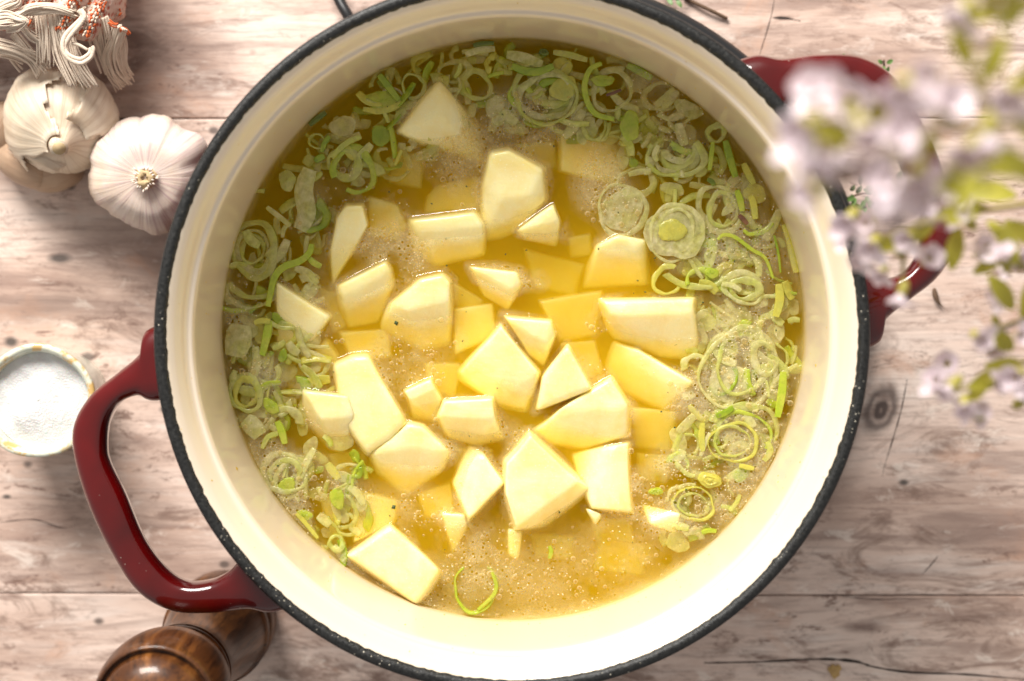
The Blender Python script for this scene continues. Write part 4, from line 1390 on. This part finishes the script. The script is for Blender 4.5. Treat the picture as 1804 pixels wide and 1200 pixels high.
skin_layer(1.045, 95, 215, 0.30, 0.93, 1)
skin_layer(1.03, -10, 62, 0.34, 0.86, 2)
nkv = Vector(np.mean(np.array(V[-97:]), axis=0))
axd = Vector((0.24, -0.52, 1)).normalized()
obj('stem_core', *tube([nkv - axd * .002, nkv + axd * .0006], [0.0031, 0.0026], 14), M_gst, g1)


def flap(pts, w, th=0.0005, curl=0.3):
    C = catmull([tuple(P(x, y, z)) for x, y, z in pts], 6)
    n = len(C)
    V, F = [], []
    for i in range(n):
        t = (Vector(C[min(i + 1, n - 1)]) - Vector(C[max(i - 1, 0)])).normalized()
        s = t.cross(Vector((0, 0, 1))).normalized()
        u = s.cross(t)
        f = i / (n - 1)
        ww = w * 0.5 * (0.35 + 0.65 * math.sin(math.pi * (0.12 + 0.76 * f)))
        for k_ in range(7):
            a = (k_ / 6 - .5) * 2
            rip = 0.0006 * math.sin(a * 9 + i * .3) + 0.0004 * math.sin(i * .9 + k_)
            V.append(tuple(Vector(C[i]) + s * (a * ww) + u * (-abs(a) ** 2 * ww * curl + rip)))
    for i in range(n - 1):
        for k_ in range(6):
            F.append((i * 7 + k_, i * 7 + k_ + 1, (i + 1) * 7 + k_ + 1, (i + 1) * 7 + k_))
    return V, F


def add_flap(name, pts, w, mat, parent, curl=.3):
    V, F = flap(pts, w, curl=curl)
    n = len(V) // 7
    UV = [((i % 7) / 6 * 0.4, (i // 7) / n) for i in range(len(V))]
    o = uvobj(name, V, F, UV, mat, parent)
    md = o.modifiers.new('thickness', 'SOLIDIFY')
    md.thickness = 0.0004
    return o


add_flap('skin_flap', [(14, 250, .030), (40, 258, .036), (80, 272, .0375), (112, 288, .034), (122, 294, .030)], 0.0095, M_g1, g1)
for (x, y, z, r, e, ang_) in ((45, 282, .011, .0105, 1.5, -30), (92, 298, .0105, .010, 1.4, 10), (8, 228, .012, .0095, 1.3, 60)):
    cc_ = P(x, y, z)
    V, F, UV, q = bulb_mesh(0, 0, 0, r, r * e, (math.cos(R(ang_)), math.sin(R(ang_)), 0.25), [(0, .8, .08)], 0.02, int(x), 0.12, 40, 20)
    V = [(v_[0] + cc_.x, v_[1] + cc_.y, v_[2] + z) for v_ in V]
    uvobj('clove', V, F, UV, M_clove, g1)

# ================================================================== CLOTH WITH FRINGE
m = NT('cream yarn'); v = m.coord('Object')
m.p(Base_Color=m.mix(m.noise(v, 300, 3), (0.66, 0.56, 0.46), (0.54, 0.43, 0.33)), Roughness=0.9, Specular_IOR_Level=0.15)
m.bump(m.noise(m.coord('Object', (1, 1, 1)), 1600, 3), 0.5, 0.0005)
M_yarn = m.m
m = NT('rust yarn'); v = m.coord('Object')
m.p(Base_Color=m.mix(m.noise(v, 300, 3), (0.50, 0.085, 0.03), (0.62, 0.17, 0.06)), Roughness=0.9, Specular_IOR_Level=0.15); M_rust = m.m
m = NT('rust weave'); v = m.coord('Object')
m.p(Base_Color=m.mix(m.ramp(m.voro(v, 420), [(0.2, 0.0), (0.5, 1.0)]), (0.40, 0.075, 0.04), (0.64, 0.47, 0.39)), Roughness=0.9)
m.bump(m.voro(v, 420), 0.6, 0.001); M_weave = m.m
cl0 = P(70, -20, 0.0)
cloth = tag(empty('fringed_cloth', (cl0.x, cl0.y, 0)), 'rust and white woven cloth with a cream fringe hanging over the garlic', 'cloth')


def cloth_edge(px):   # lower edge in the picture
    return np.interp(px, [-200, 0, 60, 120, 160, 190, 214], [30, 46, 48, 60, 66, 42, 26])


gx, gy = 44, 26
V, F = [], []
CZ = lambda px, py: 0.047 + 0.004 * math.sin(px * .05 + 1) + 0.003 * math.sin(px * .11 + py * .06) - 0.008 * max(0, (px - 185) / 30.0)
for j in range(gy + 1):
    for i in range(gx + 1):
        px = -190 + (214 + 190) * i / gx + (1.5 * math.sin(j * 1.7) if i == gx else 0)
        e = cloth_edge(px)
        py = e - (e + 260) * (1 - j / gy)
        z = CZ(px, py)
        if j == gy: z -= 0.008
        if i == gx: z -= 0.006
        V.append(tuple(P(px, py, z)))
for j in range(gy):
    for i in range(gx):
        b = j * (gx + 1) + i
        F.append((b, b + gx + 1, b + gx + 2, b + 1))
o = obj('woven_panel', V, F, M_weave, cloth)
md = o.modifiers.new('thickness', 'SOLIDIFY'); md.thickness = 0.004; md.offset = 0
# folded layers below carry it
for n_, (dz, sh_) in enumerate(((0.030, 8), (0.015, 3))):
    V2 = [tuple(P(-190 + (206 - sh_ + 190) * i / gx, (cloth_edge(-190 + 404 * i / gx) - 16 - sh_) - (300) * (1 - j / gy), dz + 0.002 * math.sin(i * .5 + n_) - (0.004 if j == gy or i == gx else 0))) for j in range(gy + 1) for i in range(gx + 1)]
    o = obj('folded_layer', V2, F, M_weave, cloth)
    md = o.modifiers.new('thickness', 'SOLIDIFY'); md.thickness = 0.011; md.offset = 0
# loops of the weave
pw, prr = [], []
for j in range(13):
    for i in range(46):
        px = -12 + i * 5.0 + rng.uniform(-1.2, 1.2) + (2.5 if j % 2 else 0)
        py = -12 + j * 6.2 + rng.uniform(-1.2, 1.2)
        if px > 212 or py > cloth_edge(px) - 1: continue
        q = P(px, py, CZ(px, py) + 0.0022)
        col = rng.random() < (0.42 if px > 100 else 0.3)
        L, r_ = rng.uniform(.0006, .0009), rng.uniform(.00038, .0005)
        a = R(70 + rng.uniform(-30, 30))
        d = Vector((math.cos(a), math.sin(a), 0)) * L
        (prr if col else pw).append(tube([q - d, q - d * .5 + Vector((0, 0, .0004)), q + d * .5 + Vector((0, 0, .0004)), q + d], [r_ * .5, r_, r_, r_ * .5], 6))
o = obj('white_loops', *join(pw), M_yarn, cloth); o['kind'] = 'stuff'
o = obj('rust_loops', *join(prr), M_rust, cloth); o['kind'] = 'stuff'


def tassel(pts, w, nf, z0, z1, r0=None, mat=None, fray=1.0):
    """bundle of nf filaments along pixel points, bundle width w px"""
    parts = []
    n = len(pts)
    zz = lambda i: z0 + (z1 - z0) * (i / (n - 1)) ** 1.1
    k = mpp(z0)
    nf = nf if r0 else int(nf * 1.8)
    r = r0 or max(0.00045, w * k / max(nf, 1) * 0.62)
    for f in range(nf):
        u = (f / (nf - 1) - .5) if nf > 1 else 0
        ps = []
        for i, (x, y) in enumerate(pts):
            a = np.array(pts[max(i - 1, 0)], float); c = np.array(pts[min(i + 1, n - 1)], float)
            t = c - a; t /= np.linalg.norm(t) + 1e-9
            nn = np.array([-t[1], t[0]])
            sp_ = w * (1 + fray * .5 * (i / (n - 1)) ** 2)
            q = np.array([x, y]) + nn * u * sp_ + np.array([rng.uniform(-1, 1), rng.uniform(-1, 1)]) * (1.2 + 2.6 * fray * i / n)
            ps.append(tuple(P(q[0], q[1], zz(i) + 0.0012 * math.cos(u * 3) + rng.uniform(-.0005, .0005))))
        if n > 2 and nf > 1:
            last = np.array(ps[-1]) + (np.array(ps[-1]) - np.array(ps[-2])) * rng.uniform(-.18, .12)
            ps[-1] = tuple(last)
        C = catmull(ps, 6)
        m_ = len(C)
        r_f = r * rng.uniform(.55, 1.25)
        parts.append(tube(C, [r_f * (1 - 0.35 * (i / m_) ** 3) for i in range(m_)], 7, 0.8))
    obj('tassel', *join(parts), mat or M_yarn, cloth)


tassel([(66, 20), (71, 55), (74, 92), (75, 114)], 11, 3, .050, .046)
tassel([(80, 20), (84, 50), (86, 85), (84, 112)], 11, 3, .051, .046)
tassel([(90, 20), (95, 60), (104, 100), (128, 148)], 13, 4, .051, .045)
tassel([(104, 22), (112, 65), (124, 108), (150, 150)], 14, 4, .052, .044)
tassel([(120, 34), (130, 80), (142, 118), (166, 155)], 12, 3, .050, .044)
tassel([(140, 18), (146, 32), (120, 62), (112, 82), (120, 100), (140, 108), (158, 98), (163, 88), (160, 82)], 6, 2, .056, .056, r0=.0010, fray=.2)
tassel([(126, 76), (140, 78), (157, 88)], 3, 1, .053, .053, r0=.0007)
tassel([(142, 16), (156, 48), (170, 85), (187, 128)], 14, 4, .053, .030)
tassel([(168, 26), (178, 50), (184, 80), (190, 112)], 12, 3, .051, .032)
tassel([(185, 30), (192, 55), (196, 72)], 10, 3, .050, .044)
tassel([(212, 48), (203, 72), (196, 98), (204, 128), (222, 150)], 26, 8, .050, .022, fray=.8)
tassel([(206, 46), (215, 78), (216, 112), (228, 142)], 15, 5, .048, .022, fray=.6)
tassel([(24, 58), (48, 88), (74, 124)], 14, 4, .049, .043)
tassel([(-10, 70), (20, 78), (50, 92), (70, 104), (84, 120)], 7, 2, .050, .044)
tassel([(-10, 84), (25, 90), (55, 104), (76, 128)], 16, 5, .050, .043)
tassel([(-10, 96), (20, 102), (48, 112)], 5, 2, .047, .044)
tassel([(10, 92), (22, 108), (36, 124)], 5, 2, .044, .040)
tassel([(40, 48), (58, 64), (76, 74)], 10, 3, .050, .047)
tassel([(30, 28), (52, 14), (90, 12), (134, 24)], 11, 4, .058, .054, fray=.2)
tassel([(28, 24), (60, 22), (100, 18), (132, 22)], 8, 3, .056, .054, fray=.2)
tassel([(-10, 20), (10, 10), (30, 2), (24, -10)], 18, 5, .058, .060, fray=.2)
tassel([(-12, 34), (10, 28), (30, 34), (42, 38), (30, 46), (10, 50)], 16, 5, .060, .058, fray=.2)
tassel([(-10, 44), (10, 42), (25, 40)], 14, 4, .0605, .060, fray=.2)
tassel([(192, 38), (200, 44), (208, 46)], 6, 2, .054, .052, mat=M_rust, fray=.2)
tassel([(212, 52), (220, 54), (226, 62)], 6, 2, .050, .046, mat=M_rust, fray=.5)

# ================================================================== SALT BOWL
m = NT('speckled glaze'); v = m.coord('Object')
z_ = m.n('ShaderNodeSeparateXYZ'); m.t.links.new(v, z_.inputs[0])
c = m.mix(m.ramp(m.noise(v, 160, 4), [(0.40, 0.0), (0.62, 1.0)]), (0.70, 0.70, 0.58), (0.50, 0.52, 0.42))
rimf = m.math('MULTIPLY', m.ramp(m.math('MULTIPLY', z_.outputs[2], 20), [(0.72, 0.0), (0.76, 1.0)]), m.ramp(m.noise(v, 130, 4, .65), [(0.47, 0.0), (0.56, 1.0)]))
c = m.mix(rimf, c, (0.56, 0.36, 0.13))
m.p(Base_Color=c, Roughness=0.28, Coat_Weight=0.4)
m.bump(m.noise(m.coord('Object', (30, 30, 600)), 1, 3), 0.25, 0.001)
M_glaze = m.m
bz = 0.040
bc = P(64, 707, bz)
kb = mpp(bz)
bo = 103 * kb
bowl = tag(empty('salt_bowl', (bc.x, bc.y, 0)), 'small speckled ceramic bowl of white salt at the left edge', 'bowl')
pr = [(0.0, 0.0006), (bo * .70, 0.0005), (bo * .76, 0.002), (bo * .84, 0.010), (bo * .92, 0.022), (bo * .97, 0.033), (bo, 0.0385), (bo * .985, bz), (bo * .92, bz + .0002), (bo * .86, 0.0385), (bo * .835, 0.034), (bo * .8, 0.020), (bo * .6, 0.010), (0.0, 0.008)]
ob_ = obj('pot_wall', *lathe([tuple(p) for p in catmull(pr, 3)], 72, (bc.x, bc.y), wob=lambda i, a: 0.0004 * math.sin(2 * a + 1) + 0.0003 * math.sin(5 * a)), M_glaze, bowl)
ob_.name = 'bowl_body'
m = NT('white salt'); v = m.coord('Object')
m.p(Base_Color=(0.66, 0.65, 0.635), Roughness=0.7)
m.b.inputs['Subsurface Weight'].default_value = 0.2
m.b.inputs['Subsurface Scale'].default_value = 0.002
m.bump(m.math('ADD', m.voro(v, 1500), m.noise(v, 400, 4)), 0.4, 0.0007)
M_salt = m.m
V, F = [], []
ns, nr = 64, 26
for j in range(nr + 1):
    f = j / nr
    for i in range(ns):
        a = 2 * math.pi * i / ns
        x, y = math.cos(a) * f * bo * .848, math.sin(a) * f * bo * .848
        z = 0.0348 + 0.0028 * math.exp(-((x + .002) ** 2 + (y + .006) ** 2) / .00008) + 0.0005 * math.sin(x * 330 + 1) * math.sin(y * 280) + 0.00015 * math.sin(x * 900 + y * 500) + rng.uniform(-.00012, .00012)
        V.append((bc.x + x, bc.y + y, z))
for j in range(nr):
    for i in range(ns):
        i2 = (i + 1) % ns
        F.append((j * ns + i, (j + 1) * ns + i, (j + 1) * ns + i2, j * ns + i2))
o = obj('salt', V, F, M_salt)
tag(o, 'heaped fine white salt filling the small speckled bowl', 'salt', kind='stuff')

# ================================================================== PEPPER MILL
def wood_material():
    m = NT('glossy dark turned wood')
    mp = m.coord('Object', (70, 70, 9))
    g = m.noise(mp, 1.0, 7, 0.65, 1.2)
    f = m.noise(m.coord('Object', (500, 500, 45)), 1.0, 4, 0.7)
    c = m.ramp(g, [(0.30, (0.016, 0.005, 0.002)), (0.50, (0.075, 0.025, 0.007)), (0.66, (0.17, 0.062, 0.015)), (0.82, (0.26, 0.105, 0.028))])
    c = m.mix(m.ramp(f, [(0.34, 0.75), (0.5, 0.0)]), c, (0.015, 0.005, 0.002))
    m.p(Base_Color=c, Roughness=0.38, Specular_IOR_Level=0.25, Coat_Weight=0.3, Coat_Roughness=0.08)
    m.bump(f, 0.12, 0.0005)
    return m.m


M_wood = wood_material()
mb = P(398, 1092, 0.0)
mill = tag(empty('pepper_mill', (mb.x, mb.y, 0)), 'glossy dark turned wood pepper mill standing under the left pot handle', 'pepper mill')


def crv(p, s=4): return [tuple(x) for x in catmull(p, s)]


bd = [(0.0, .0005), (.0215, .0005), (.0225, .002), (.0228, .010), (.0226, .016)] + [(.0215, .0168), (.0214, .0176), (.0224, .0184)] + crv([(.0222, .021), (.0226, .023), (.0214, .0245), (.0200, .034), (.0180, .048), (.0168, .062), (.0172, .074), (.0185, .082)]) + [(.0190, .0835), (.0182, .0845), (.0182, .0855), (.0192, .0865), (.0198, .0895), (.0192, .092), (.0150, .0925)]
bd = [(r_, z * 1.09) for r_, z in bd]
obj('base', *lathe(bd, 72, (mb.x, mb.y)), M_wood, mill)
m = NT('mill gap'); m.p(Base_Color=(0.03, 0.02, 0.015), Roughness=.5)
obj('collar', *lathe([(.0145, .0990), (.0148, .101), (.0145, .1035)], 48, (mb.x, mb.y)), m.m, mill)
hd_ = [(.0140, .0938), (.0195, .0940)] + crv([(.0205, .0965), (.0222, .102), (.0232, .110), (.0232, .118), (.0224, .1240)]) + [(.0216, .1268), (.0206, .1282), (.0200, .1272), (.0195, .1262), (.0189, .1268), (.0186, .1286)] + crv([(.0180, .1304), (.0150, .1338), (.0100, .1362), (.0045, .1374), (0.0, .1376)])
hd_ = [(r_ * 1.03, z * 1.09) for r_, z in hd_]
obj('head', *lathe(hd_, 72, (mb.x, mb.y)), M_wood, mill)

# ================================================================== THYME AND CRUMBS ON THE TABLE
m = NT('thyme leaf'); m.p(Base_Color=m.mix(m.noise(m.coord('Object'), 300, 2), (0.06, 0.13, 0.025), (0.13, 0.22, 0.06)), Roughness=.5); M_thy = m.m
m = NT('dry twig'); m.p(Base_Color=(0.10, 0.055, 0.03), Roughness=.8); M_twig = m.m


def leaf_mesh(c, d, L, w, up=Vector((0, 0, 1)), cup=0.3, n=5):
    d = Vector(d).normalized()
    s = d.cross(up)
    if s.length < 1e-3: s = Vector((1, 0, 0))
    s.normalize()
    u = s.cross(d).normalized()
    V, F = [], []
    for i in range(n + 1):
        f = i / n
        ww = w * .5 * math.sin(math.pi * (0.06 + 0.9 * f)) ** .8
        p = Vector(c) + d * (L * f) + u * (L * cup * .5 * math.sin(f * 2.4))
        V += [tuple(p - s * ww + u * ww * .3), tuple(p - u * 0.0), tuple(p + s * ww + u * ww * .3)]
    for i in range(n):
        b = i * 3
        F += [(b, b + 1, b + 4, b + 3), (b + 1, b + 2, b + 5, b + 4)]
    return V, F


def sprig(label, stem, nl, L, seed, spread=1.0):
    rr = random.Random(seed)
    pts = [P(x, y, z) for x, y, z in stem]
    C = catmull([tuple(p) for p in pts], 6)
    e = tag(empty('thyme_sprig', (pts[0].x, pts[0].y, 0)), label, 'thyme', 'thyme sprigs on the table')
    obj('stem', *tube(C, 0.00045, 6), M_twig, e)
    for i in range(nl):
        c = Vector(C[rr.randrange(len(C))])
        a = rr.uniform(0, 6.28)
        d = Vector((math.cos(a), math.sin(a), rr.uniform(.1, .7)))
        c = c + Vector((math.cos(a), math.sin(a), .4)) * rr.uniform(0, .0035) * spread
        obj('leaf', *leaf_mesh(c, d, L * rr.uniform(.7, 1.2), L * .5), M_thy, e)
    return e


sprig("bushy green thyme sprig on the table inside the right pot handle", [(1490, 350, .002), (1515, 342, .006), (1540, 338, .008), (1560, 330, .006), (1580, 348, .004)], 60, .0045, 1, 1.6)
sprig("tiny thyme tip poking out above the right pot handle", [(1484, 120, .003), (1482, 108, .006), (1480, 101, .007)], 7, .0032, 2, .4)
sprig("small thyme tip with a bare stem right of the tiny one above the handle", [(1560, 140, .003), (1558, 122, .005), (1557, 106, .008)], 8, .0034, 3, .4)
tw = [P(x, y, z) for x, y, z in ((1205, -4, .001), (1230, 8, .002), (1255, 20, .0022), (1281, 33, .0012))]
o = obj('twig', *tube(catmull([tuple(p) for p in tw], 5), .0008, 8), M_twig)
tag(o, 'thin brown twig on the table above the pot rim', 'twig')
sprig("thyme leaf cluster at the top edge beside the thin brown twig", [(1168, -8, .002), (1180, -3, .004), (1212, -2, .003)], 9, .004, 4, .5)
tw = [P(x, y, z) for x, y, z in ((1646, 508, .001), (1648, 522, .002), (1656, 536, .002), (1672, 550, .001))]
o = obj('dried_leaf', *tube(catmull([tuple(p) for p in tw], 5), [.0006 + .0006 * math.sin(i * .35) for i in range(16)], 8, .4), M_twig)
tag(o, 'curled brown dried leaf on the table under the right pot handle', 'leaf')
m = NT('yellow crumb'); m.p(Base_Color=(0.42, 0.27, 0.10), Roughness=.8); M_crumb = m.m
q = P(1470, 1182, 0.001)
bm = bmesh.new()
bmesh.ops.create_icosphere(bm, subdivisions=2, radius=.003)
for v_ in bm.verts:
    v_.co *= 1 + .25 * math.sin(v_.co.x * 2100 + v_.co.y * 1500)
    v_.co.z *= .35
    v_.co.x *= .9
me = bpy.data.meshes.new('crumb'); bm.to_mesh(me); bm.free(); me.materials.append(M_crumb)
o = bpy.data.objects.new('crumb', me); COL.objects.link(o); o.location = (q.x, q.y, .0012)
tag(o, 'flat yellowish crumb on the table beside the long dark crack', 'crumb')

# ================================================================== FLOWERING SPRIGS (close to the camera)
def petal_material(name, a, b):
    m = NT(name)
    c = m.mix(m.noise(m.coord('Object'), 220, 3), a, b)
    m.p(Base_Color=c, Roughness=.5)
    tl = m.n('ShaderNodeBsdfTranslucent'); m.set(tl.inputs[0], c)
    m.surface(m.mixsh(.35, m.b.outputs[0], tl.outputs[0]))
    return m.m


M_lil = petal_material('lilac petal', (0.69, 0.55, 0.61), (0.91, 0.83, 0.84))
M_calyx = petal_material('yellow green calyx', (0.36, 0.34, 0.05), (0.55, 0.46, 0.12))
M_leaf = petal_material('olive green leaf', (0.30, 0.29, 0.02), (0.52, 0.47, 0.07))
m = NT('olive stem'); m.p(Base_Color=(0.28, 0.22, 0.06), Roughness=.6); M_stem = m.m


def flower_meshes():
    """corolla: tube opening into five lobes, along +Z; calyx below it"""
    parts = []
    V, F = lathe([(.0010, .0018), (.0012, .0035), (.0020, .0052), (.0026, .0058)], 10)
    parts.append((V, F))
    for k_ in range(5):
        a = 2 * math.pi * k_ / 5
        d = Vector((math.cos(a), math.sin(a), 1.1 if k_ != 0 else .35))
        L = .0036 if k_ else .0052
        parts.append(leaf_mesh(Vector((math.cos(a) * .0012, math.sin(a) * .0012, .0048)), d, L, .0046, cup=-.35, n=5))
    V, F = join(parts)
    me = bpy.data.meshes.new('flower'); me.from_pydata([tuple(v_) for v_ in V], [], F); me.update()
    me.polygons.foreach_set('use_smooth', [True] * len(me.polygons)); me.materials.append(M_lil)
    V, F = lathe([(.0004, -.0012), (.0012, -.0004), (.0017, .0012), (.0017, .0028), (.0012, .0040)], 8, wob=lambda i, a: .0003 * math.sin(5 * a) if i > 2 else 0)
    mc = bpy.data.meshes.new('calyx'); mc.from_pydata(V, [], F); mc.update()
    mc.polygons.foreach_set('use_smooth', [True] * len(mc.polygons)); mc.materials.append(M_calyx)
    V, F = leaf_mesh((0, 0, 0), (0, 1, 0.05), .012, .0042, cup=.25, n=7)
    ml = bpy.data.meshes.new('leaf'); ml.from_pydata(V, [], F); ml.update()
    ml.polygons.foreach_set('use_smooth', [True] * len(ml.polygons)); ml.materials.append(M_leaf)
    return me, mc, ml


ME_F, ME_C, ME_L = flower_meshes()


def flowering(label, stems, flowers, leaves, z, seed, fs=1.0, ls=1.0):
    rr = random.Random(seed)
    p0 = P(*stems[0][0][:2], stems[0][0][2])
    e = tag(empty('flowering_sprig', tuple(p0)), label, 'flowering sprig', 'flowering sprigs hanging over the table')
    for s_ in stems:
        C = catmull([tuple(P(x, y, zz)) for x, y, zz in s_], 8)
        obj('stem', *tube(C, [0.0011 * (1 - .55 * i / len(C)) for i in range(len(C))], 8), M_stem, e)
    for (x, y, *r_) in flowers:
        zz = z + rr.uniform(-.012, .012)
        s = 0.92 * fs * (r_[0] if r_ else 1.0) * rr.uniform(.85, 1.15)
        o = bpy.data.objects.new('flower', ME_F); COL.objects.link(o); o.parent = e
        o.location = P(x, y, zz) - p0
        d = Vector((rr.uniform(-1, .4), rr.uniform(-1, .7), rr.uniform(.1, 1.0)))
        o.rotation_euler = d.to_track_quat('Z', 'Y').to_euler()
        o.scale = (s, s, s)
        c = bpy.data.objects.new('calyx', ME_C); COL.objects.link(c); c.parent = o
    for (x, y, a, L) in leaves:
        o = bpy.data.objects.new('leaf', ME_L); COL.objects.link(o); o.parent = e
        o.location = P(x, y, z + rr.uniform(-.010, .006)) - p0
        o.rotation_euler = (rr.uniform(-.4, .4), rr.uniform(-.5, .5), R(a))
        o.scale = (ls * L * 0.85, ls * L * 0.72, ls * L * 0.72)
    return e


flowering("large blurred lilac flowering sprig nearest the lens at the upper right",
  [[(2050, 150, .300), (1850, 205, .335), (1700, 225, .345), (1560, 230, .35), (1420, 245, .35)], [(1700, 225, .345), (1620, 180, .35), (1560, 170, .35)], [(1750, 218, .34), (1720, 150, .345), (1700, 100, .345)], [(1640, 228, .348), (1580, 290, .35), (1480, 300, .35)]],
  [(1448, 190), (1470, 236), (1432, 246), (1492, 200), (1550, 204), (1480, 272), (1450, 330), (1452, 168), (1436, 212), (1424, 272), (1434, 308), (1450, 300), (1482, 318), (1515, 292), (1490, 158, 1.1), (1528, 178, 1.1), (1512, 205), (1598, 138), (1572, 262), (1612, 226), (1622, 290), (1655, 135), (1690, 160), (1660, 205), (1745, 205), (1722, 245), (1690, 300), (1792, 150), (1640, 330), (1585, 320), (1780, 262), (1560, 330)],
  [(1520, 240, 80, 1.1), (1490, 225, 100, 1.0), (1600, 250, 60, 1.2), (1640, 180, 120, 1.0), (1712, 118, 30, 1.1), (1730, 150, -20, 1.2), (1760, 170, -60, 1.3), (1790, 220, -100, 1.4), (1760, 260, -130, 1.3), (1720, 300, 150, 1.2), (1660, 250, 100, 1.2), (1570, 215, 60, 1.0), (1800, 130, -80, 1.4), (1680, 220, 40, 1.2), (1745, 330, 90, 1.2), (1800, 300, 100, 1.3)], .35, 1, 1.15, 1.15)
flowering("smaller lilac flowering sprig hanging over the right pot handle",
  [[(2050, 300, .20), (1850, 350, .227), (1740, 370, .233), (1640, 392, .235), (1540, 425, .235)], [(1740, 370, .233), (1690, 345, .235), (1600, 340, .235)], [(1600, 405, .235), (1592, 450, .233), (1590, 505, .23)]],
  [(1508, 372), (1500, 410), (1522, 448), (1545, 420), (1560, 470), (1594, 500), (1585, 450), (1628, 462), (1600, 350), (1640, 345), (1575, 370), (1700, 350), (1610, 410), (1715, 400), (1690, 330), (1536, 392), (1620, 378), (1665, 352)],
  [(1650, 385, 105, 1.6), (1605, 405, 110, 1.4), (1560, 420, 95, 1.0), (1730, 370, 100, 1.4), (1740, 390, -150, 1.4), (1790, 345, 80, 1.5), (1690, 400, 170, 1.3), (1770, 390, -120, 1.4), ], .235, 2, 1.0, 1.15)
flowering("lowest lilac flowering sprig at the right edge beside the pot",
  [[(2050, 560, .205), (1880, 600, .215), (1800, 640, .223), (1740, 668, .225), (1680, 690, .225)], [(1900, 595, .213), (1830, 560, .22), (1740, 585, .225)], [(1900, 560, .213), (1830, 490, .22), (1770, 440, .225)]],
  [(1770, 520), (1752, 560), (1715, 588), (1735, 610), (1792, 590), (1672, 645), (1662, 682), (1690, 668), (1700, 700), (1725, 722), (1765, 690), (1790, 715), (1745, 672), (1780, 430), (1745, 438), (1800, 470), (1775, 475), (1795, 405), (1730, 735), (1800, 655)],
  [(1785, 545, 40, 1.4), (1765, 655, 110, 1.5), (1740, 672, 120, 1.1), (1785, 615, 60, 1.4), (1800, 560, -20, 1.4), (1795, 460, 80, 1.4), (1770, 450, 120, 1.1), (1800, 640, 90, 1.3)], .225, 3, 1.0, 1.1)
flowering("single out of focus sprig tip at the top right corner",
  [[(2050, -40, .29), (1860, -10, .325), (1790, 10, .33), (1730, 20, .33)]],
  [(1722, 18), (1742, 4), (1712, 2), (1775, 0)],
  [(1775, 16, 110, 1.0), (1805, 8, 115, 1.0), (1750, 24, 100, .8), (1830, 0, 100, 1.0)], .33, 4, 1.1, 1.15)
